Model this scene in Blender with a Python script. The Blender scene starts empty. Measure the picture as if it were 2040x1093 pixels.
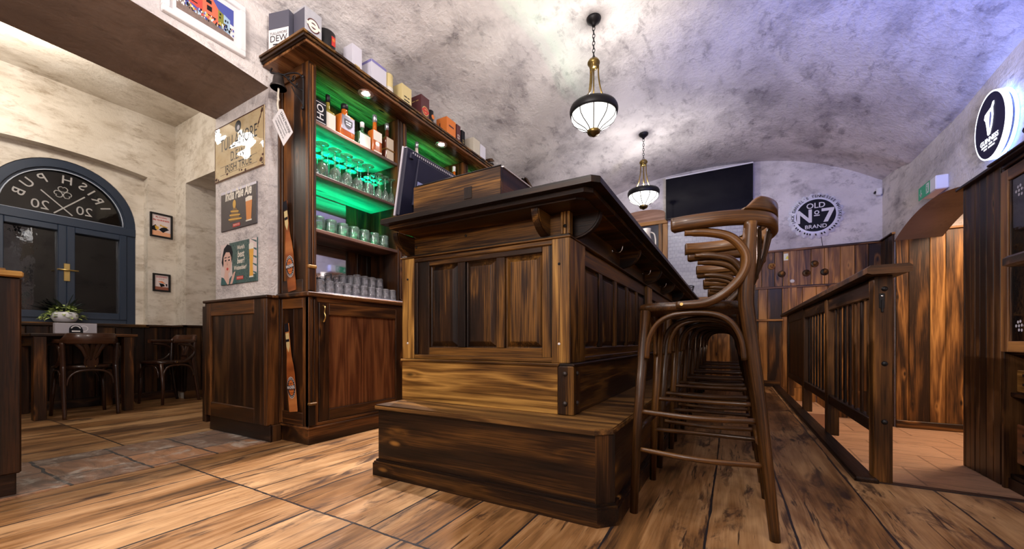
import bpy, bmesh, math, random
from mathutils import Vector, Matrix

RND = random.Random(11)
SC = bpy.context.scene
COL = SC.collection
PI = math.pi

# ------------------------------------------------------------------ camera
cam_data = bpy.data.cameras.new('camera')
cam = bpy.data.objects.new('camera', cam_data)
COL.objects.link(cam)
cam.location = (0, 0, 0.68)
cam.rotation_euler = (PI / 2, 0, math.atan(440 / 780.6))
cam_data.sensor_width = 36
cam_data.sensor_fit = 'HORIZONTAL'
cam_data.lens = 36 * 780.6 / 2040
cam_data.shift_y = 131.5 / 2040
cam_data.clip_start = 0.02
SC.camera = cam

# ------------------------------------------------------------------ colour management
SC.view_settings.view_transform = 'Standard'
SC.view_settings.look = 'None'
SC.view_settings.gamma = 1
SC.view_settings.use_curve_mapping = False
SC.view_settings.exposure = 0.0

# ------------------------------------------------------------------ world (night outside)
W = bpy.data.worlds.new('night')
SC.world = W
W.use_nodes = True
W.node_tree.nodes['Background'].inputs[0].default_value = (0.35, 0.38, 0.6, 1)
W.node_tree.nodes['Background'].inputs[1].default_value = 0.02
SC.cycles.max_bounces = 8
SC.cycles.transparent_max_bounces = 24
SC.cycles.sample_clamp_indirect = 4.0
SC.cycles.caustics_reflective = False
SC.cycles.caustics_refractive = False


def light(name, kind, loc, power, color, size=0.1, size_y=None, target=None, spot=None, blend=0.3, spread=None):
    d = bpy.data.lights.new(name, kind)
    d.energy = power
    d.color = color
    if kind == 'AREA':
        d.size = size
        if size_y:
            d.shape = 'RECTANGLE'
            d.size_y = size_y
        if spread:
            d.spread = spread
    else:
        d.shadow_soft_size = size
    if kind == 'SPOT':
        d.spot_size = spot or 1.5
        d.spot_blend = blend
    o = bpy.data.objects.new(name, d)
    COL.objects.link(o)
    o.location = loc
    if target:
        o.rotation_euler = (Vector(target) - Vector(loc)).to_track_quat('-Z', 'Y').to_euler()
    return o


WARM = (1.0, 0.80, 0.58)
WHITE = (1.0, 0.95, 0.90)
COOL = (0.90, 0.90, 1.0)
PX, PY0, PITCH = -1.03, 3.24, 2.13            # pendant row over the bar
# lamps of the same pendant row behind the camera; the upturned area light is an added, unseen fill
light('pendant_row_glow', 'POINT', (PX, PY0 - PITCH, 2.58), 46, WHITE, 0.12)
light('pendant_row_glow', 'POINT', (PX, PY0 - 2 * PITCH, 2.6), 120, WHITE, 0.2)
light('ceiling_fill_light', 'AREA', (-0.5, -1.6, 1.7), 120, (1.0, 0.90, 0.86), 1.6, target=(-0.5, -0.6, 4.0))
light('pendant_row_glow', 'POINT', (PX, PY0, 2.70), 46, WHITE, 0.07)
light('pendant_row_glow', 'POINT', (PX, PY0 + PITCH, 2.70), 46, WHITE, 0.07)
# two recessed lamps in the back bar canopy, turned outwards
for _y in (1.99, 2.85):
    light('recessed_lamp_beam', 'SPOT', (-2.36, _y, 2.47), 255, (1.0, 0.88, 0.86), 0.025, target=(-0.5, _y - 0.5, 0), spot=1.85, blend=0.5)
# side room ceiling lamp
for _x, _y in ((-5.05, 0.50), (-4.75, 0.62), (-4.95, 0.80), (-4.65, 0.40)):
    light('side_room_lamp', 'POINT', (_x, _y, 2.92), 14, (1.0, 0.91, 0.80), 0.075)
# added unseen blue spot that washes the ceiling near the lit sign
light('blue_ceiling_fill', 'SPOT', (1.25, 2.62, 1.75), 190, (0.11, 0.21, 1.0), 0.15, target=(0.9, 4.3, 2.95), spot=1.7, blend=0.8)
# passage lamp
light('passage_lamp', 'AREA', (2.5, 5.6, 2.25), 62, (1.0, 0.72, 0.50), 0.5, target=(2.0, 5.3, -0.4))


# ------------------------------------------------------------------ mesh builder
class MB:
    def __init__(s):
        s.v, s.f, s.m, s.sm, s.gc, s.rn = [], [], [], [], [], []

    def _begin(s):
        s._off = Vector((RND.uniform(-20, 20), RND.uniform(-20, 20), RND.uniform(-20, 20)))
        s._r = RND.random()
        return len(s.v)

    def _v(s, p, g):
        s.v.append(tuple(p))
        s.gc.append(tuple(Vector(g) + s._off))
        s.rn.append(s._r)

    def _f(s, idx, mat=0, smooth=False):
        s.f.append(tuple(idx))
        s.m.append(mat)
        s.sm.append(smooth)

    # chamfered box; M optional 4x4 transform
    def box(s, x0, x1, y0, y1, z0, z1, bev=0.003, M=None, mat=0, grain=None):
        b0 = s._begin()
        c = Vector(((x0 + x1) / 2, (y0 + y1) / 2, (z0 + z1) / 2))
        h = Vector((abs(x1 - x0) / 2, abs(y1 - y0) / 2, abs(z1 - z0) / 2))
        b = min(bev, h.x * .45, h.y * .45, h.z * .45)
        order = sorted(range(3), key=lambda i: -h[i])
        if grain is not None:
            order = [grain] + [i for i in order if i != grain]
        idx = {}
        signs = [(sx, sy, sz) for sx in (-1, 1) for sy in (-1, 1) for sz in (-1, 1)]
        for sg in signs:
            for a in range(3):
                p = Vector([sg[i] * (h[i] if i == a else h[i] - b) for i in range(3)])
                idx[sg, a] = len(s.v)
                w = c + p
                if M is not None:
                    w = M @ w
                s._v(w, (p[order[0]], p[order[1]], p[order[2]]))
        for a in range(3):
            o1, o2 = [i for i in range(3) if i != a]
            for sa in (-1, 1):
                q = []
                for (s1, s2) in ((-1, -1), (1, -1), (1, 1), (-1, 1)):
                    sg = [0, 0, 0]
                    sg[a], sg[o1], sg[o2] = sa, s1, s2
                    q.append(idx[tuple(sg), a])
                s._f(q, mat)
        for a in range(3):
            for bb in range(a + 1, 3):
                cc = 3 - a - bb
                for sa in (-1, 1):
                    for sb in (-1, 1):
                        lo, hi = [0] * 3, [0] * 3
                        lo[a] = hi[a] = sa
                        lo[bb] = hi[bb] = sb
                        lo[cc], hi[cc] = -1, 1
                        lo, hi = tuple(lo), tuple(hi)
                        s._f((idx[lo, a], idx[hi, a], idx[hi, bb], idx[lo, bb]), mat)
        for sg in signs:
            s._f((idx[sg, 0], idx[sg, 1], idx[sg, 2]), mat)
        return s

    # extruded polygon: pts 2D, frame O,U,V,N, depth along N
    def prism(s, pts, O, U, V, N, depth, mat=0, smooth=False, swap=False):
        s._begin()
        O, U, V, N = Vector(O), Vector(U), Vector(V), Vector(N)
        n = len(pts)
        b = len(s.v)
        for d in (0, depth):
            for (x, y) in pts:
                s._v(O + U * x + V * y + N * d, (y, x, d) if swap else (x, y, d))
        s._f([b + i for i in range(n)][::-1], mat)
        s._f([b + n + i for i in range(n)], mat)
        for i in range(n):
            j = (i + 1) % n
            s._f((b + i, b + j, b + n + j, b + n + i), mat, smooth)
        return s

    # flat printed shape
    def flat(s, pts, O, U, V, N, off=0.0004, mat=0):
        s._begin()
        O, U, V, N = Vector(O), Vector(U), Vector(V), Vector(N)
        b = len(s.v)
        for (x, y) in pts:
            s._v(O + U * x + V * y + N * off, (x, y, 0))
        s._f([b + i for i in range(len(pts))], mat)
        return s

    # tube along points, r number or list, ry optional flattened section
    def tube(s, pts, r, n=10, closed=False, mat=0, cap=True, flat=None, up=None):
        s._begin()
        P = [Vector(p) for p in pts]
        m = len(P)
        rr = r if isinstance(r, (list, tuple)) else [r] * m
        T = []
        for i in range(m):
            if closed:
                t = P[(i + 1) % m] - P[i - 1]
            else:
                t = P[min(i + 1, m - 1)] - P[max(i - 1, 0)]
            T.append(t.normalized())
        u = Vector(up) if up else (Vector((0, 0, 1)) if abs(T[0].z) < .9 else Vector((1, 0, 0)))
        b = len(s.v)
        L = 0
        for i in range(m):
            t = T[i]
            u = u - t * u.dot(t)
            if u.length < 1e-6:
                u = t.orthogonal()
            u.normalize()
            w = t.cross(u)
            if i:
                L += (P[i] - P[i - 1]).length
            for k in range(n):
                a = 2 * PI * k / n
                ca, sa = math.cos(a), math.sin(a)
                ru, rw = rr[i], rr[i] * (flat if flat else 1)
                s._v(P[i] + u * (ru * ca) + w * (rw * sa), (L, rr[i] * ca, rr[i] * sa))
        for i in range(m if closed else m - 1):
            j = (i + 1) % m
            for k in range(n):
                l = (k + 1) % n
                s._f((b + i * n + k, b + i * n + l, b + j * n + l, b + j * n + k), mat, True)
        if not closed and cap:
            s._f([b + k for k in range(n)][::-1], mat)
            s._f([b + (m - 1) * n + k for k in range(n)], mat)
        return s

    # rectangular section swept along points; hw half width (in plane), h list of (z0,z1) or (z0,z1)
    def strip(s, pts, hw, zz, mat=0, round_=0.004):
        s._begin()
        P = [Vector((p[0], p[1], 0)) for p in pts]
        m = len(P)
        b = len(s.v)
        L = 0
        n = 8
        for i in range(m):
            t = (P[min(i + 1, m - 1)] - P[max(i - 1, 0)]).normalized()
            w = Vector((-t.y, t.x, 0))
            z0, z1 = zz[i] if isinstance(zz, list) else zz
            h = hw[i] if isinstance(hw, list) else hw
            e = min(round_, (z1 - z0) * .4, h * .6)
            if i:
                L += (P[i] - P[i - 1]).length
            for (a, z) in ((-h + e, z0), (h - e, z0), (h, z0 + e), (h, z1 - e), (h - e, z1), (-h + e, z1), (-h, z1 - e), (-h, z0 + e)):
                s._v(P[i] + w * a + Vector((0, 0, z)), (L, z, a))
        for i in range(m - 1):
            for k in range(n):
                l = (k + 1) % n
                s._f((b + i * n + k, b + i * n + l, b + (i + 1) * n + l, b + (i + 1) * n + k), mat, True)
        s._f([b + k for k in range(n)][::-1], mat)
        s._f([b + (m - 1) * n + k for k in range(n)], mat)
        return s

    def lathe(s, prof, c=(0, 0, 0), n=24, mat=0, smooth=True, M=None, sx=1, sy=1):
        s._begin()
        b = len(s.v)
        c = Vector(c)
        for (r, z) in prof:
            for k in range(n):
                a = 2 * PI * k / n
                p = Vector((r * math.cos(a) * sx, r * math.sin(a) * sy, z))
                w = (M @ p if M is not None else p) + c
                s._v(w, (z, p.x, p.y))
        for i in range(len(prof) - 1):
            for k in range(n):
                l = (k + 1) % n
                s._f((b + i * n + k, b + i * n + l, b + (i + 1) * n + l, b + (i + 1) * n + k), mat, smooth)
        if prof[0][0] > 1e-5:
            s._f([b + k for k in range(n)][::-1], mat)
        if prof[-1][0] > 1e-5:
            s._f([b + (len(prof) - 1) * n + k for k in range(n)], mat)
        return s

    # square-ish lathe (rounded rectangle section)
    def rlathe(s, prof, c=(0, 0, 0), n=28, p=5, mat=0, ratio=1.0):
        s._begin()
        b = len(s.v)
        for (r, z, q) in prof:
            for k in range(n):
                a = 2 * PI * (k + .5) / n
                ca, sa = math.cos(a), math.sin(a)
                rad = (abs(ca) ** q + abs(sa) ** q) ** (-1 / q)
                x, y = r * rad * ca * (ratio if q > 2.2 else 1), r * rad * sa
                s._v((c[0] + x, c[1] + y, c[2] + z), (z, x, y))
        for i in range(len(prof) - 1):
            for k in range(n):
                l = (k + 1) % n
                s._f((b + i * n + k, b + i * n + l, b + (i + 1) * n + l, b + (i + 1) * n + k), mat, True)
        s._f([b + k for k in range(n)][::-1], mat)
        s._f([b + (len(prof) - 1) * n + k for k in range(n)], mat)
        return s

    def quad(s, a, b_, c, d, mat=0):
        s._begin()
        b = len(s.v)
        for p in (a, b_, c, d):
            s._v(p, p)
        s._f((b, b + 1, b + 2, b + 3), mat)
        return s

    # wall body along an axis with varying bottom and top: solid between a0 and a1
    # ax: 'y' means runs along Y, thickness in X (a0..a1)
    def columns(s, ss, bot, top, a0, a1, ax='y', mat=0, bot1=None, mat_bot=None):
        s._begin()
        b = len(s.v)
        bot1 = bot1 or bot
        for t in ss:
            for (a, z) in ((a0, bot(t)), (a1, bot1(t)), (a1, top(t)), (a0, top(t))):
                p = (a, t, z) if ax == 'y' else (t, a, z)
                s._v(p, p)
        m = len(ss)
        for i in range(m - 1):
            for k in range(4):
                l = (k + 1) % 4
                s._f((b + i * 4 + k, b + i * 4 + l, b + (i + 1) * 4 + l, b + (i + 1) * 4 + k), mat_bot if (k == 0 and mat_bot is not None) else mat)
        s._f((b, b + 1, b + 2, b + 3), mat)
        s._f([b + (m - 1) * 4 + k for k in range(4)], mat)
        return s

    def text(s, body, O, U, V, N, size=None, width=None, mat=0, off=0.0006, extr=0.0, align='CENTER', bold=0.0, shear=0.0, vscale=1.0):
        cu = bpy.data.curves.new('letters', 'FONT')
        cu.body = body
        cu.size = 1
        cu.align_x = align
        cu.align_y = 'CENTER'
        cu.offset = bold
        cu.shear = shear
        cu.resolution_u = 3
        tmp = bpy.data.objects.new('letters', cu)
        me = bpy.data.meshes.new_from_object(tmp)
        bpy.data.objects.remove(tmp)
        bpy.data.curves.remove(cu)
        if not me.vertices:
            return s
        xs = [v.co.x for v in me.vertices]
        w = max(xs) - min(xs)
        k = width / w if width else size
        if width and size:
            k = min(k, size)
        O, U, V, N = Vector(O), Vector(U), Vector(V), Vector(N)
        s._begin()
        b = len(s.v)
        for v in me.vertices:
            s._v(O + U * (v.co.x * k) + V * (v.co.y * k * vscale) + N * off, (v.co.x, v.co.y, 0))
        if extr:
            for v in me.vertices:
                s._v(O + U * (v.co.x * k) + V * (v.co.y * k * vscale) + N * (off + extr), (v.co.x, v.co.y, 1))
            nv = len(me.vertices)
            edge = {}
            for p in me.polygons:
                s._f([b + nv + i for i in p.vertices], mat)
                vs = list(p.vertices)
                for i in range(len(vs)):
                    e = (vs[i], vs[(i + 1) % len(vs)])
                    edge[e] = edge.get(e, 0) + 1
            for (i, j) in edge:
                if (j, i) not in edge:
                    s._f((b + i, b + j, b + nv + j, b + nv + i), mat)
        else:
            for p in me.polygons:
                s._f([b + i for i in p.vertices], mat)
        bpy.data.meshes.remove(me)
        return s

    # a row of word-like dashes for print too small to read
    def dashes(s, O, U, V, N, width, height, words=3, mat=0, off=0.0006):
        rr = random.Random(int(abs(width) * 1e5) + words)
        ws = [rr.uniform(.6, 1.4) for _ in range(words)]
        k = width / (sum(ws) + .25 * (words - 1))
        x = -width / 2
        O, U, V = Vector(O), Vector(U), Vector(V)
        for w in ws:
            s.flat([(x, -height / 2), (x + w * k, -height / 2), (x + w * k, height / 2), (x, height / 2)], O, U, V, N, off, mat)
            x += (w + .25) * k
        return s

    # text round a circle (centre O); start angle in degrees measured from U towards V, clockwise if cw
    def ring_text(s, body, O, U, V, N, radius, size, a0, a1, mat=0, off=0.0006, extr=0.0, inward=False, bold=0.0):
        O, U, V = Vector(O), Vector(U), Vector(V)
        n = len(body)
        for i, ch in enumerate(body):
            if ch == ' ':
                continue
            a = math.radians(a0 + (a1 - a0) * (i + .5) / n)
            d = U * math.cos(a) + V * math.sin(a)
            t = V * math.cos(a) - U * math.sin(a)
            if inward:
                s.text(ch, O + d * radius, t, -d, N, size=size, mat=mat, off=off, extr=extr, bold=bold)
            else:
                s.text(ch, O + d * radius, -t, d, N, size=size, mat=mat, off=off, extr=extr, bold=bold)
        return s

    def mesh(s, name, mats, origin=(0, 0, 0)):
        me = bpy.data.meshes.new(name)
        o = Vector(origin)
        me.from_pydata([tuple(Vector(v) - o) for v in s.v], [], s.f)
        if not isinstance(mats, (list, tuple)):
            mats = [mats]
        for m in mats:
            me.materials.append(m)
        me.polygons.foreach_set('material_index', s.m)
        me.polygons.foreach_set('use_smooth', s.sm)
        a = me.attributes.new('gc', 'FLOAT_VECTOR', 'POINT')
        a.data.foreach_set('vector', [c for g in s.gc for c in g])
        a = me.attributes.new('rnd', 'FLOAT', 'POINT')
        a.data.foreach_set('value', s.rn)
        bm = bmesh.new()
        bm.from_mesh(me)
        bmesh.ops.recalc_face_normals(bm, faces=bm.faces)
        bm.to_mesh(me)
        bm.free()
        me.update()
        return me


def tag(o, label, cat, group=None):
    o['label'] = label
    o['category'] = cat
    if group:
        o['group'] = group
    return o


def thing(name, label, cat, loc=(0, 0, 0), rz=0.0, group=None):
    o = bpy.data.objects.new(name, None)
    COL.objects.link(o)
    o.empty_display_size = 0.05
    o.location = loc
    o.rotation_euler = (0, 0, rz)
    return tag(o, label, cat, group)


def part(name, mb, mats, parent, local=False, label=None):
    """mesh built in world coordinates (local=False) or in the frame of its thing."""
    root = parent
    while root.parent:
        root = root.parent
    me = mb.mesh(name, mats, (0, 0, 0) if local else root.location)
    o = bpy.data.objects.new(name, me)
    COL.objects.link(o)
    o.parent = parent
    if label:
        o['label'] = label
    return o


def solo(name, mb, mats, label, cat, loc=(0, 0, 0), group=None, local=False):
    me = mb.mesh(name, mats, (0, 0, 0) if local else loc)
    o = bpy.data.objects.new(name, me)
    COL.objects.link(o)
    o.location = loc
    return tag(o, label, cat, group)


def struct(name, mb, mats, parent=None):
    me = mb.mesh(name, mats)
    o = bpy.data.objects.new(name, me)
    COL.objects.link(o)
    if parent:
        o.parent = parent
    else:
        o['kind'] = 'structure'
    return o


def dup(root, loc, rz=None, label=None):
    r = root.copy()
    COL.objects.link(r)
    r.location = loc
    if rz is not None:
        r.rotation_euler = (0, 0, rz)
    if label:
        r['label'] = label
    for ch in list(root.children):
        c = ch.copy()
        COL.objects.link(c)
        c.parent = r
        for g in list(ch.children):
            d = g.copy()
            COL.objects.link(d)
            d.parent = c
    return r


def spline(pts, k=8):
    """Catmull-Rom through the points."""
    P = [Vector(p) for p in pts]
    out = []
    for i in range(len(P) - 1):
        p0, p1, p2, p3 = P[max(i - 1, 0)], P[i], P[i + 1], P[min(i + 2, len(P) - 1)]
        for j in range(k):
            t = j / k
            out.append(.5 * ((2 * p1) + (p2 - p0) * t + (2 * p0 - 5 * p1 + 4 * p2 - p3) * t * t + (3 * p1 - p0 - 3 * p2 + p3) * t ** 3))
    out.append(P[-1])
    return out


def circ(cx, cy, r, n=24, sx=1, sy=1, a0=0, a1=360):
    full = abs(a1 - a0) >= 360
    m = n if full else n + 1
    return [(cx + r * sx * math.cos(math.radians(a0 + (a1 - a0) * i / n)), cy + r * sy * math.sin(math.radians(a0 + (a1 - a0) * i / n))) for i in range(m)]


def rect(x0, x1, y0, y1):
    return [(x0, y0), (x1, y0), (x1, y1), (x0, y1)]


# ------------------------------------------------------------------ materials
def mat_new(name):
    m = bpy.data.materials.new(name)
    m.use_nodes = True
    nt = m.node_tree
    return m, nt, nt.nodes['Principled BSDF']


class NT:
    """small helper to wire nodes"""
    def __init__(s, nt):
        s.nt = nt

    def n(s, kind, **kw):
        nd = s.nt.nodes.new(kind)
        for k, v in kw.items():
            setattr(nd, k, v)
        return nd

    def put(s, sock, val):
        if isinstance(val, bpy.types.NodeSocket):
            s.nt.links.new(val, sock)
        elif val is not None:
            sock.default_value = val

    def math(s, op, a, b=None, c=None, clamp=False):
        nd = s.n('ShaderNodeMath', operation=op)
        nd.use_clamp = clamp
        s.put(nd.inputs[0], a)
        s.put(nd.inputs[1], b)
        if c is not None:
            s.put(nd.inputs[2], c)
        return nd.outputs[0]

    def vmath(s, op, a, b=None):
        nd = s.n('ShaderNodeVectorMath', operation=op)
        s.put(nd.inputs[0], a)
        if b is not None:
            s.put(nd.inputs[1], b)
        return nd.outputs[0]

    def noise(s, vec, scale=1.0, detail=2.0, rough=0.5, dist=0.0):
        nd = s.n('ShaderNodeTexNoise')
        s.put(nd.inputs['Vector'], vec)
        nd.inputs['Scale'].default_value = scale
        nd.inputs['Detail'].default_value = detail
        nd.inputs['Roughness'].default_value = rough
        nd.inputs['Distortion'].default_value = dist
        return nd.outputs[0]

    def ramp(s, fac, stops):
        nd = s.n('ShaderNodeValToRGB')
        e = nd.color_ramp.elements
        while len(e) < len(stops):
            e.new(0.5)
        for i, (p, c) in enumerate(stops):
            e[i].position = p
            e[i].color = (*c, 1) if len(c) == 3 else c
        s.put(nd.inputs[0], fac)
        return nd.outputs[0]

    def smooth(s, x, a, b):
        nd = s.n('ShaderNodeMapRange', interpolation_type='SMOOTHSTEP')
        s.put(nd.inputs[0], x)
        nd.inputs[1].default_value = a
        nd.inputs[2].default_value = b
        return nd.outputs[0]

    def mix(s, f, a, b, blend='MIX'):
        nd = s.n('ShaderNodeMix', data_type='RGBA', blend_type=blend)
        s.put(nd.inputs[0], f)
        s.put(nd.inputs[6], a if isinstance(a, bpy.types.NodeSocket) else (*a, 1))
        s.put(nd.inputs[7], b if isinstance(b, bpy.types.NodeSocket) else (*b, 1))
        return nd.outputs[2]

    def bump(s, h, strength=0.2, dist=0.01):
        nd = s.n('ShaderNodeBump')
        nd.inputs['Strength'].default_value = strength
        nd.inputs['Distance'].default_value = dist
        s.put(nd.inputs['Height'], h)
        return nd.outputs[0]

    def sep(s, v):
        nd = s.n('ShaderNodeSeparateXYZ')
        s.put(nd.inputs[0], v)
        return nd.outputs

    def comb(s, x, y, z):
        nd = s.n('ShaderNodeCombineXYZ')
        s.put(nd.inputs[0], x)
        s.put(nd.inputs[1], y)
        s.put(nd.inputs[2], z)
        return nd.outputs[0]


def plain(name, col, rough=0.5, metal=0.0, emit=None, strength=0.0, spec=0.5, coat=0.0, mottled=0.0):
    m, nt, b = mat_new(name)
    b.inputs['Base Color'].default_value = (*col, 1)
    b.inputs['Roughness'].default_value = rough
    b.inputs['Metallic'].default_value = metal
    b.inputs['Specular IOR Level'].default_value = spec
    b.inputs['Coat Weight'].default_value = coat
    h = NT(nt)
    tc = h.n('ShaderNodeTexCoord')
    nz = h.noise(tc.outputs['Object'], 60, 3)
    if mottled:
        c = h.mix(nz, tuple(x * (1 - mottled) for x in col), tuple(min(1, x * (1 + mottled)) for x in col))
        nt.links.new(c, b.inputs['Base Color'])
    r = h.math('MULTIPLY_ADD', nz, 0.08, max(0.0, rough - 0.04))
    nt.links.new(r, b.inputs['Roughness'])
    if emit:
        b.inputs['Emission Color'].default_value = (*emit, 1)
        b.inputs['Emission Strength'].default_value = strength
    return m


def wood(name, dark, mid, light_, rough=0.38, rings=9.0, knot=1.0, vary=0.35, fibre=0.35, blotch=0.4, coat=0.0, bias=0.0, kcol=None):
    m, nt, b = mat_new(name)
    h = NT(nt)
    g = h.n('ShaderNodeAttribute', attribute_name='gc').outputs['Vector']
    rn = h.n('ShaderNodeAttribute', attribute_name='rnd').outputs['Fac']
    kv = h.n('ShaderNodeTexVoronoi')
    h.put(kv.inputs['Vector'], h.vmath('MULTIPLY', g, (3.4, 10.0, 10.0)))
    kv.inputs['Scale'].default_value = 1.0
    kd = kv.outputs['Distance']
    kcore = h.smooth(kd, 0.17, 0.05)
    khalo = h.smooth(kd, 0.42, 0.08)
    # only some cells carry a knot
    kon = h.math('GREATER_THAN', h.sep(kv.outputs['Color'])[0], 0.62)
    kcore = h.math('MULTIPLY', h.math('MULTIPLY', kcore, kon), knot)
    khalo = h.math('MULTIPLY', h.math('MULTIPLY', khalo, kon), knot)
    a = h.noise(h.vmath('MULTIPLY', g, (0.55, 6.5, 6.5)), 1.0, 2.0, 0.5, 0.35)
    a = h.math('ADD', a, h.math('MULTIPLY', khalo, 0.10))
    ring = h.math('PINGPONG', h.math('MULTIPLY', a, rings), 1.0)
    ring = h.math('POWER', ring, 1.3)
    fib = h.noise(h.vmath('MULTIPLY', g, (5.0, 170.0, 170.0)), 1.0, 2.0, 0.6)
    blo = h.noise(h.vmath('MULTIPLY', g, (1.3, 5.0, 5.0)), 1.0, 3.0, 0.6, 0.4)
    f = h.math('MULTIPLY', ring, 0.50)
    f = h.math('MULTIPLY_ADD', h.math('SUBTRACT', fib, 0.5), fibre * 2.2, f)
    f = h.math('MULTIPLY_ADD', h.math('SUBTRACT', blo, 0.5), blotch * 2.0, f)
    f = h.math('MULTIPLY_ADD', h.math('SUBTRACT', rn, 0.5), vary, f)
    f = h.math('MULTIPLY_ADD', khalo, 0.16, f)
    f = h.math('ADD', f, 0.18 + bias, clamp=True)
    c = h.ramp(f, [(0.08, dark), (0.42, mid), (0.9, light_)])
    c = h.mix(kcore, c, kcol or tuple(x * 0.55 for x in dark))
    nt.links.new(c, b.inputs['Base Color'])
    r = h.math('MULTIPLY_ADD', fib, 0.25, rough - 0.10)
    nt.links.new(r, b.inputs['Roughness'])
    b.inputs['Specular IOR Level'].default_value = 0.3
    b.inputs['Coat Weight'].default_value = coat
    b.inputs['Coat Roughness'].default_value = 0.15
    nt.links.new(h.bump(f, 0.25, 0.002), b.inputs['Normal'])
    return m


def plaster(name, base, lighter, smear, amount=0.55, scale=1.0, bumpy=0.35, rough=0.8):
    m, nt, b = mat_new(name)
    h = NT(nt)
    tc = h.n('ShaderNodeTexCoord').outputs['Object']
    tc = h.vmath('MULTIPLY', tc, (scale, scale, scale))
    big = h.noise(tc, 1.1, 3, 0.55, 0.2)
    mid = h.noise(tc, 3.4, 4, 0.62, 0.3)
    # dabbed trowel marks, longer than wide
    str1 = h.noise(h.vmath('MULTIPLY', tc, (3.0, 1.8, 4.6)), 1.0, 5, 0.66, 0.25)
    str2 = h.noise(h.vmath('MULTIPLY', tc, (12.0, 6.0, 17.0)), 1.0, 4, 0.68, 0.35)
    fine = h.noise(tc, 60, 4, 0.65)
    c = h.mix(h.smooth(big, 0.35, 0.65), base, lighter)
    s1 = h.math('MULTIPLY', h.smooth(str1, 0.44, 0.74), 0.75)
    s2 = h.math('MULTIPLY', h.smooth(str2, 0.50, 0.66), h.smooth(mid, 0.40, 0.60))
    sm = h.math('MULTIPLY', h.math('ADD', s1, h.math('MULTIPLY', s2, 0.55), clamp=True), amount, clamp=True)
    sm = h.math('MULTIPLY', sm, h.math('MULTIPLY_ADD', fine, 0.5, 0.72), clamp=True)
    c = h.mix(sm, c, smear)
    nt.links.new(c, b.inputs['Base Color'])
    b.inputs['Roughness'].default_value = rough
    b.inputs['Specular IOR Level'].default_value = 0.3
    gr = h.noise(tc, 24, 4, 0.6, 0.3)
    hh = h.math('MULTIPLY_ADD', fine, 0.25, h.math('MULTIPLY_ADD', gr, 0.9, h.math('ADD', str2, mid)))
    nt.links.new(h.bump(hh, bumpy, 0.012), b.inputs['Normal'])
    return m


def thin_glass(name, tint=(0.95, 0.97, 0.97), body=0.0, body_col=(0.8, 0.9, 0.9), rough=0.03, ior=1.5):
    """thin-walled clear glass: what passes straight through plus the mirror part of its two faces"""
    m = bpy.data.materials.new(name)
    m.use_nodes = True
    nt = m.node_tree
    nt.nodes.clear()
    h = NT(nt)
    out = h.n('ShaderNodeOutputMaterial')
    tr = h.n('ShaderNodeBsdfTransparent')
    tr.inputs[0].default_value = (*tint, 1)
    gl = h.n('ShaderNodeBsdfGlossy')
    gl.inputs['Roughness'].default_value = rough
    fr = h.n('ShaderNodeFresnel')
    fr.inputs['IOR'].default_value = ior
    nz = h.noise(h.n('ShaderNodeTexCoord').outputs['Object'], 25, 2)
    nt.links.new(h.bump(nz, 0.1, 0.004), gl.inputs['Normal'])
    mx = h.n('ShaderNodeMixShader')
    nt.links.new(h.math('MULTIPLY_ADD', fr.outputs[0], 0.8, 0.02, clamp=True), mx.inputs[0])
    if body > 0:
        df = h.n('ShaderNodeBsdfDiffuse')
        df.inputs[0].default_value = (*body_col, 1)
        tl = h.n('ShaderNodeBsdfTranslucent')
        tl.inputs[0].default_value = (*body_col, 1)
        m2 = h.n('ShaderNodeMixShader')
        m2.inputs[0].default_value = 0.5
        nt.links.new(df.outputs[0], m2.inputs[1])
        nt.links.new(tl.outputs[0], m2.inputs[2])
        m1 = h.n('ShaderNodeMixShader')
        m1.inputs[0].default_value = body
        nt.links.new(tr.outputs[0], m1.inputs[1])
        nt.links.new(m2.outputs[0], m1.inputs[2])
        nt.links.new(m1.outputs[0], mx.inputs[1])
    else:
        nt.links.new(tr.outputs[0], mx.inputs[1])
    nt.links.new(gl.outputs[0], mx.inputs[2])
    nt.links.new(mx.outputs[0], out.inputs['Surface'])
    return m


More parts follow.
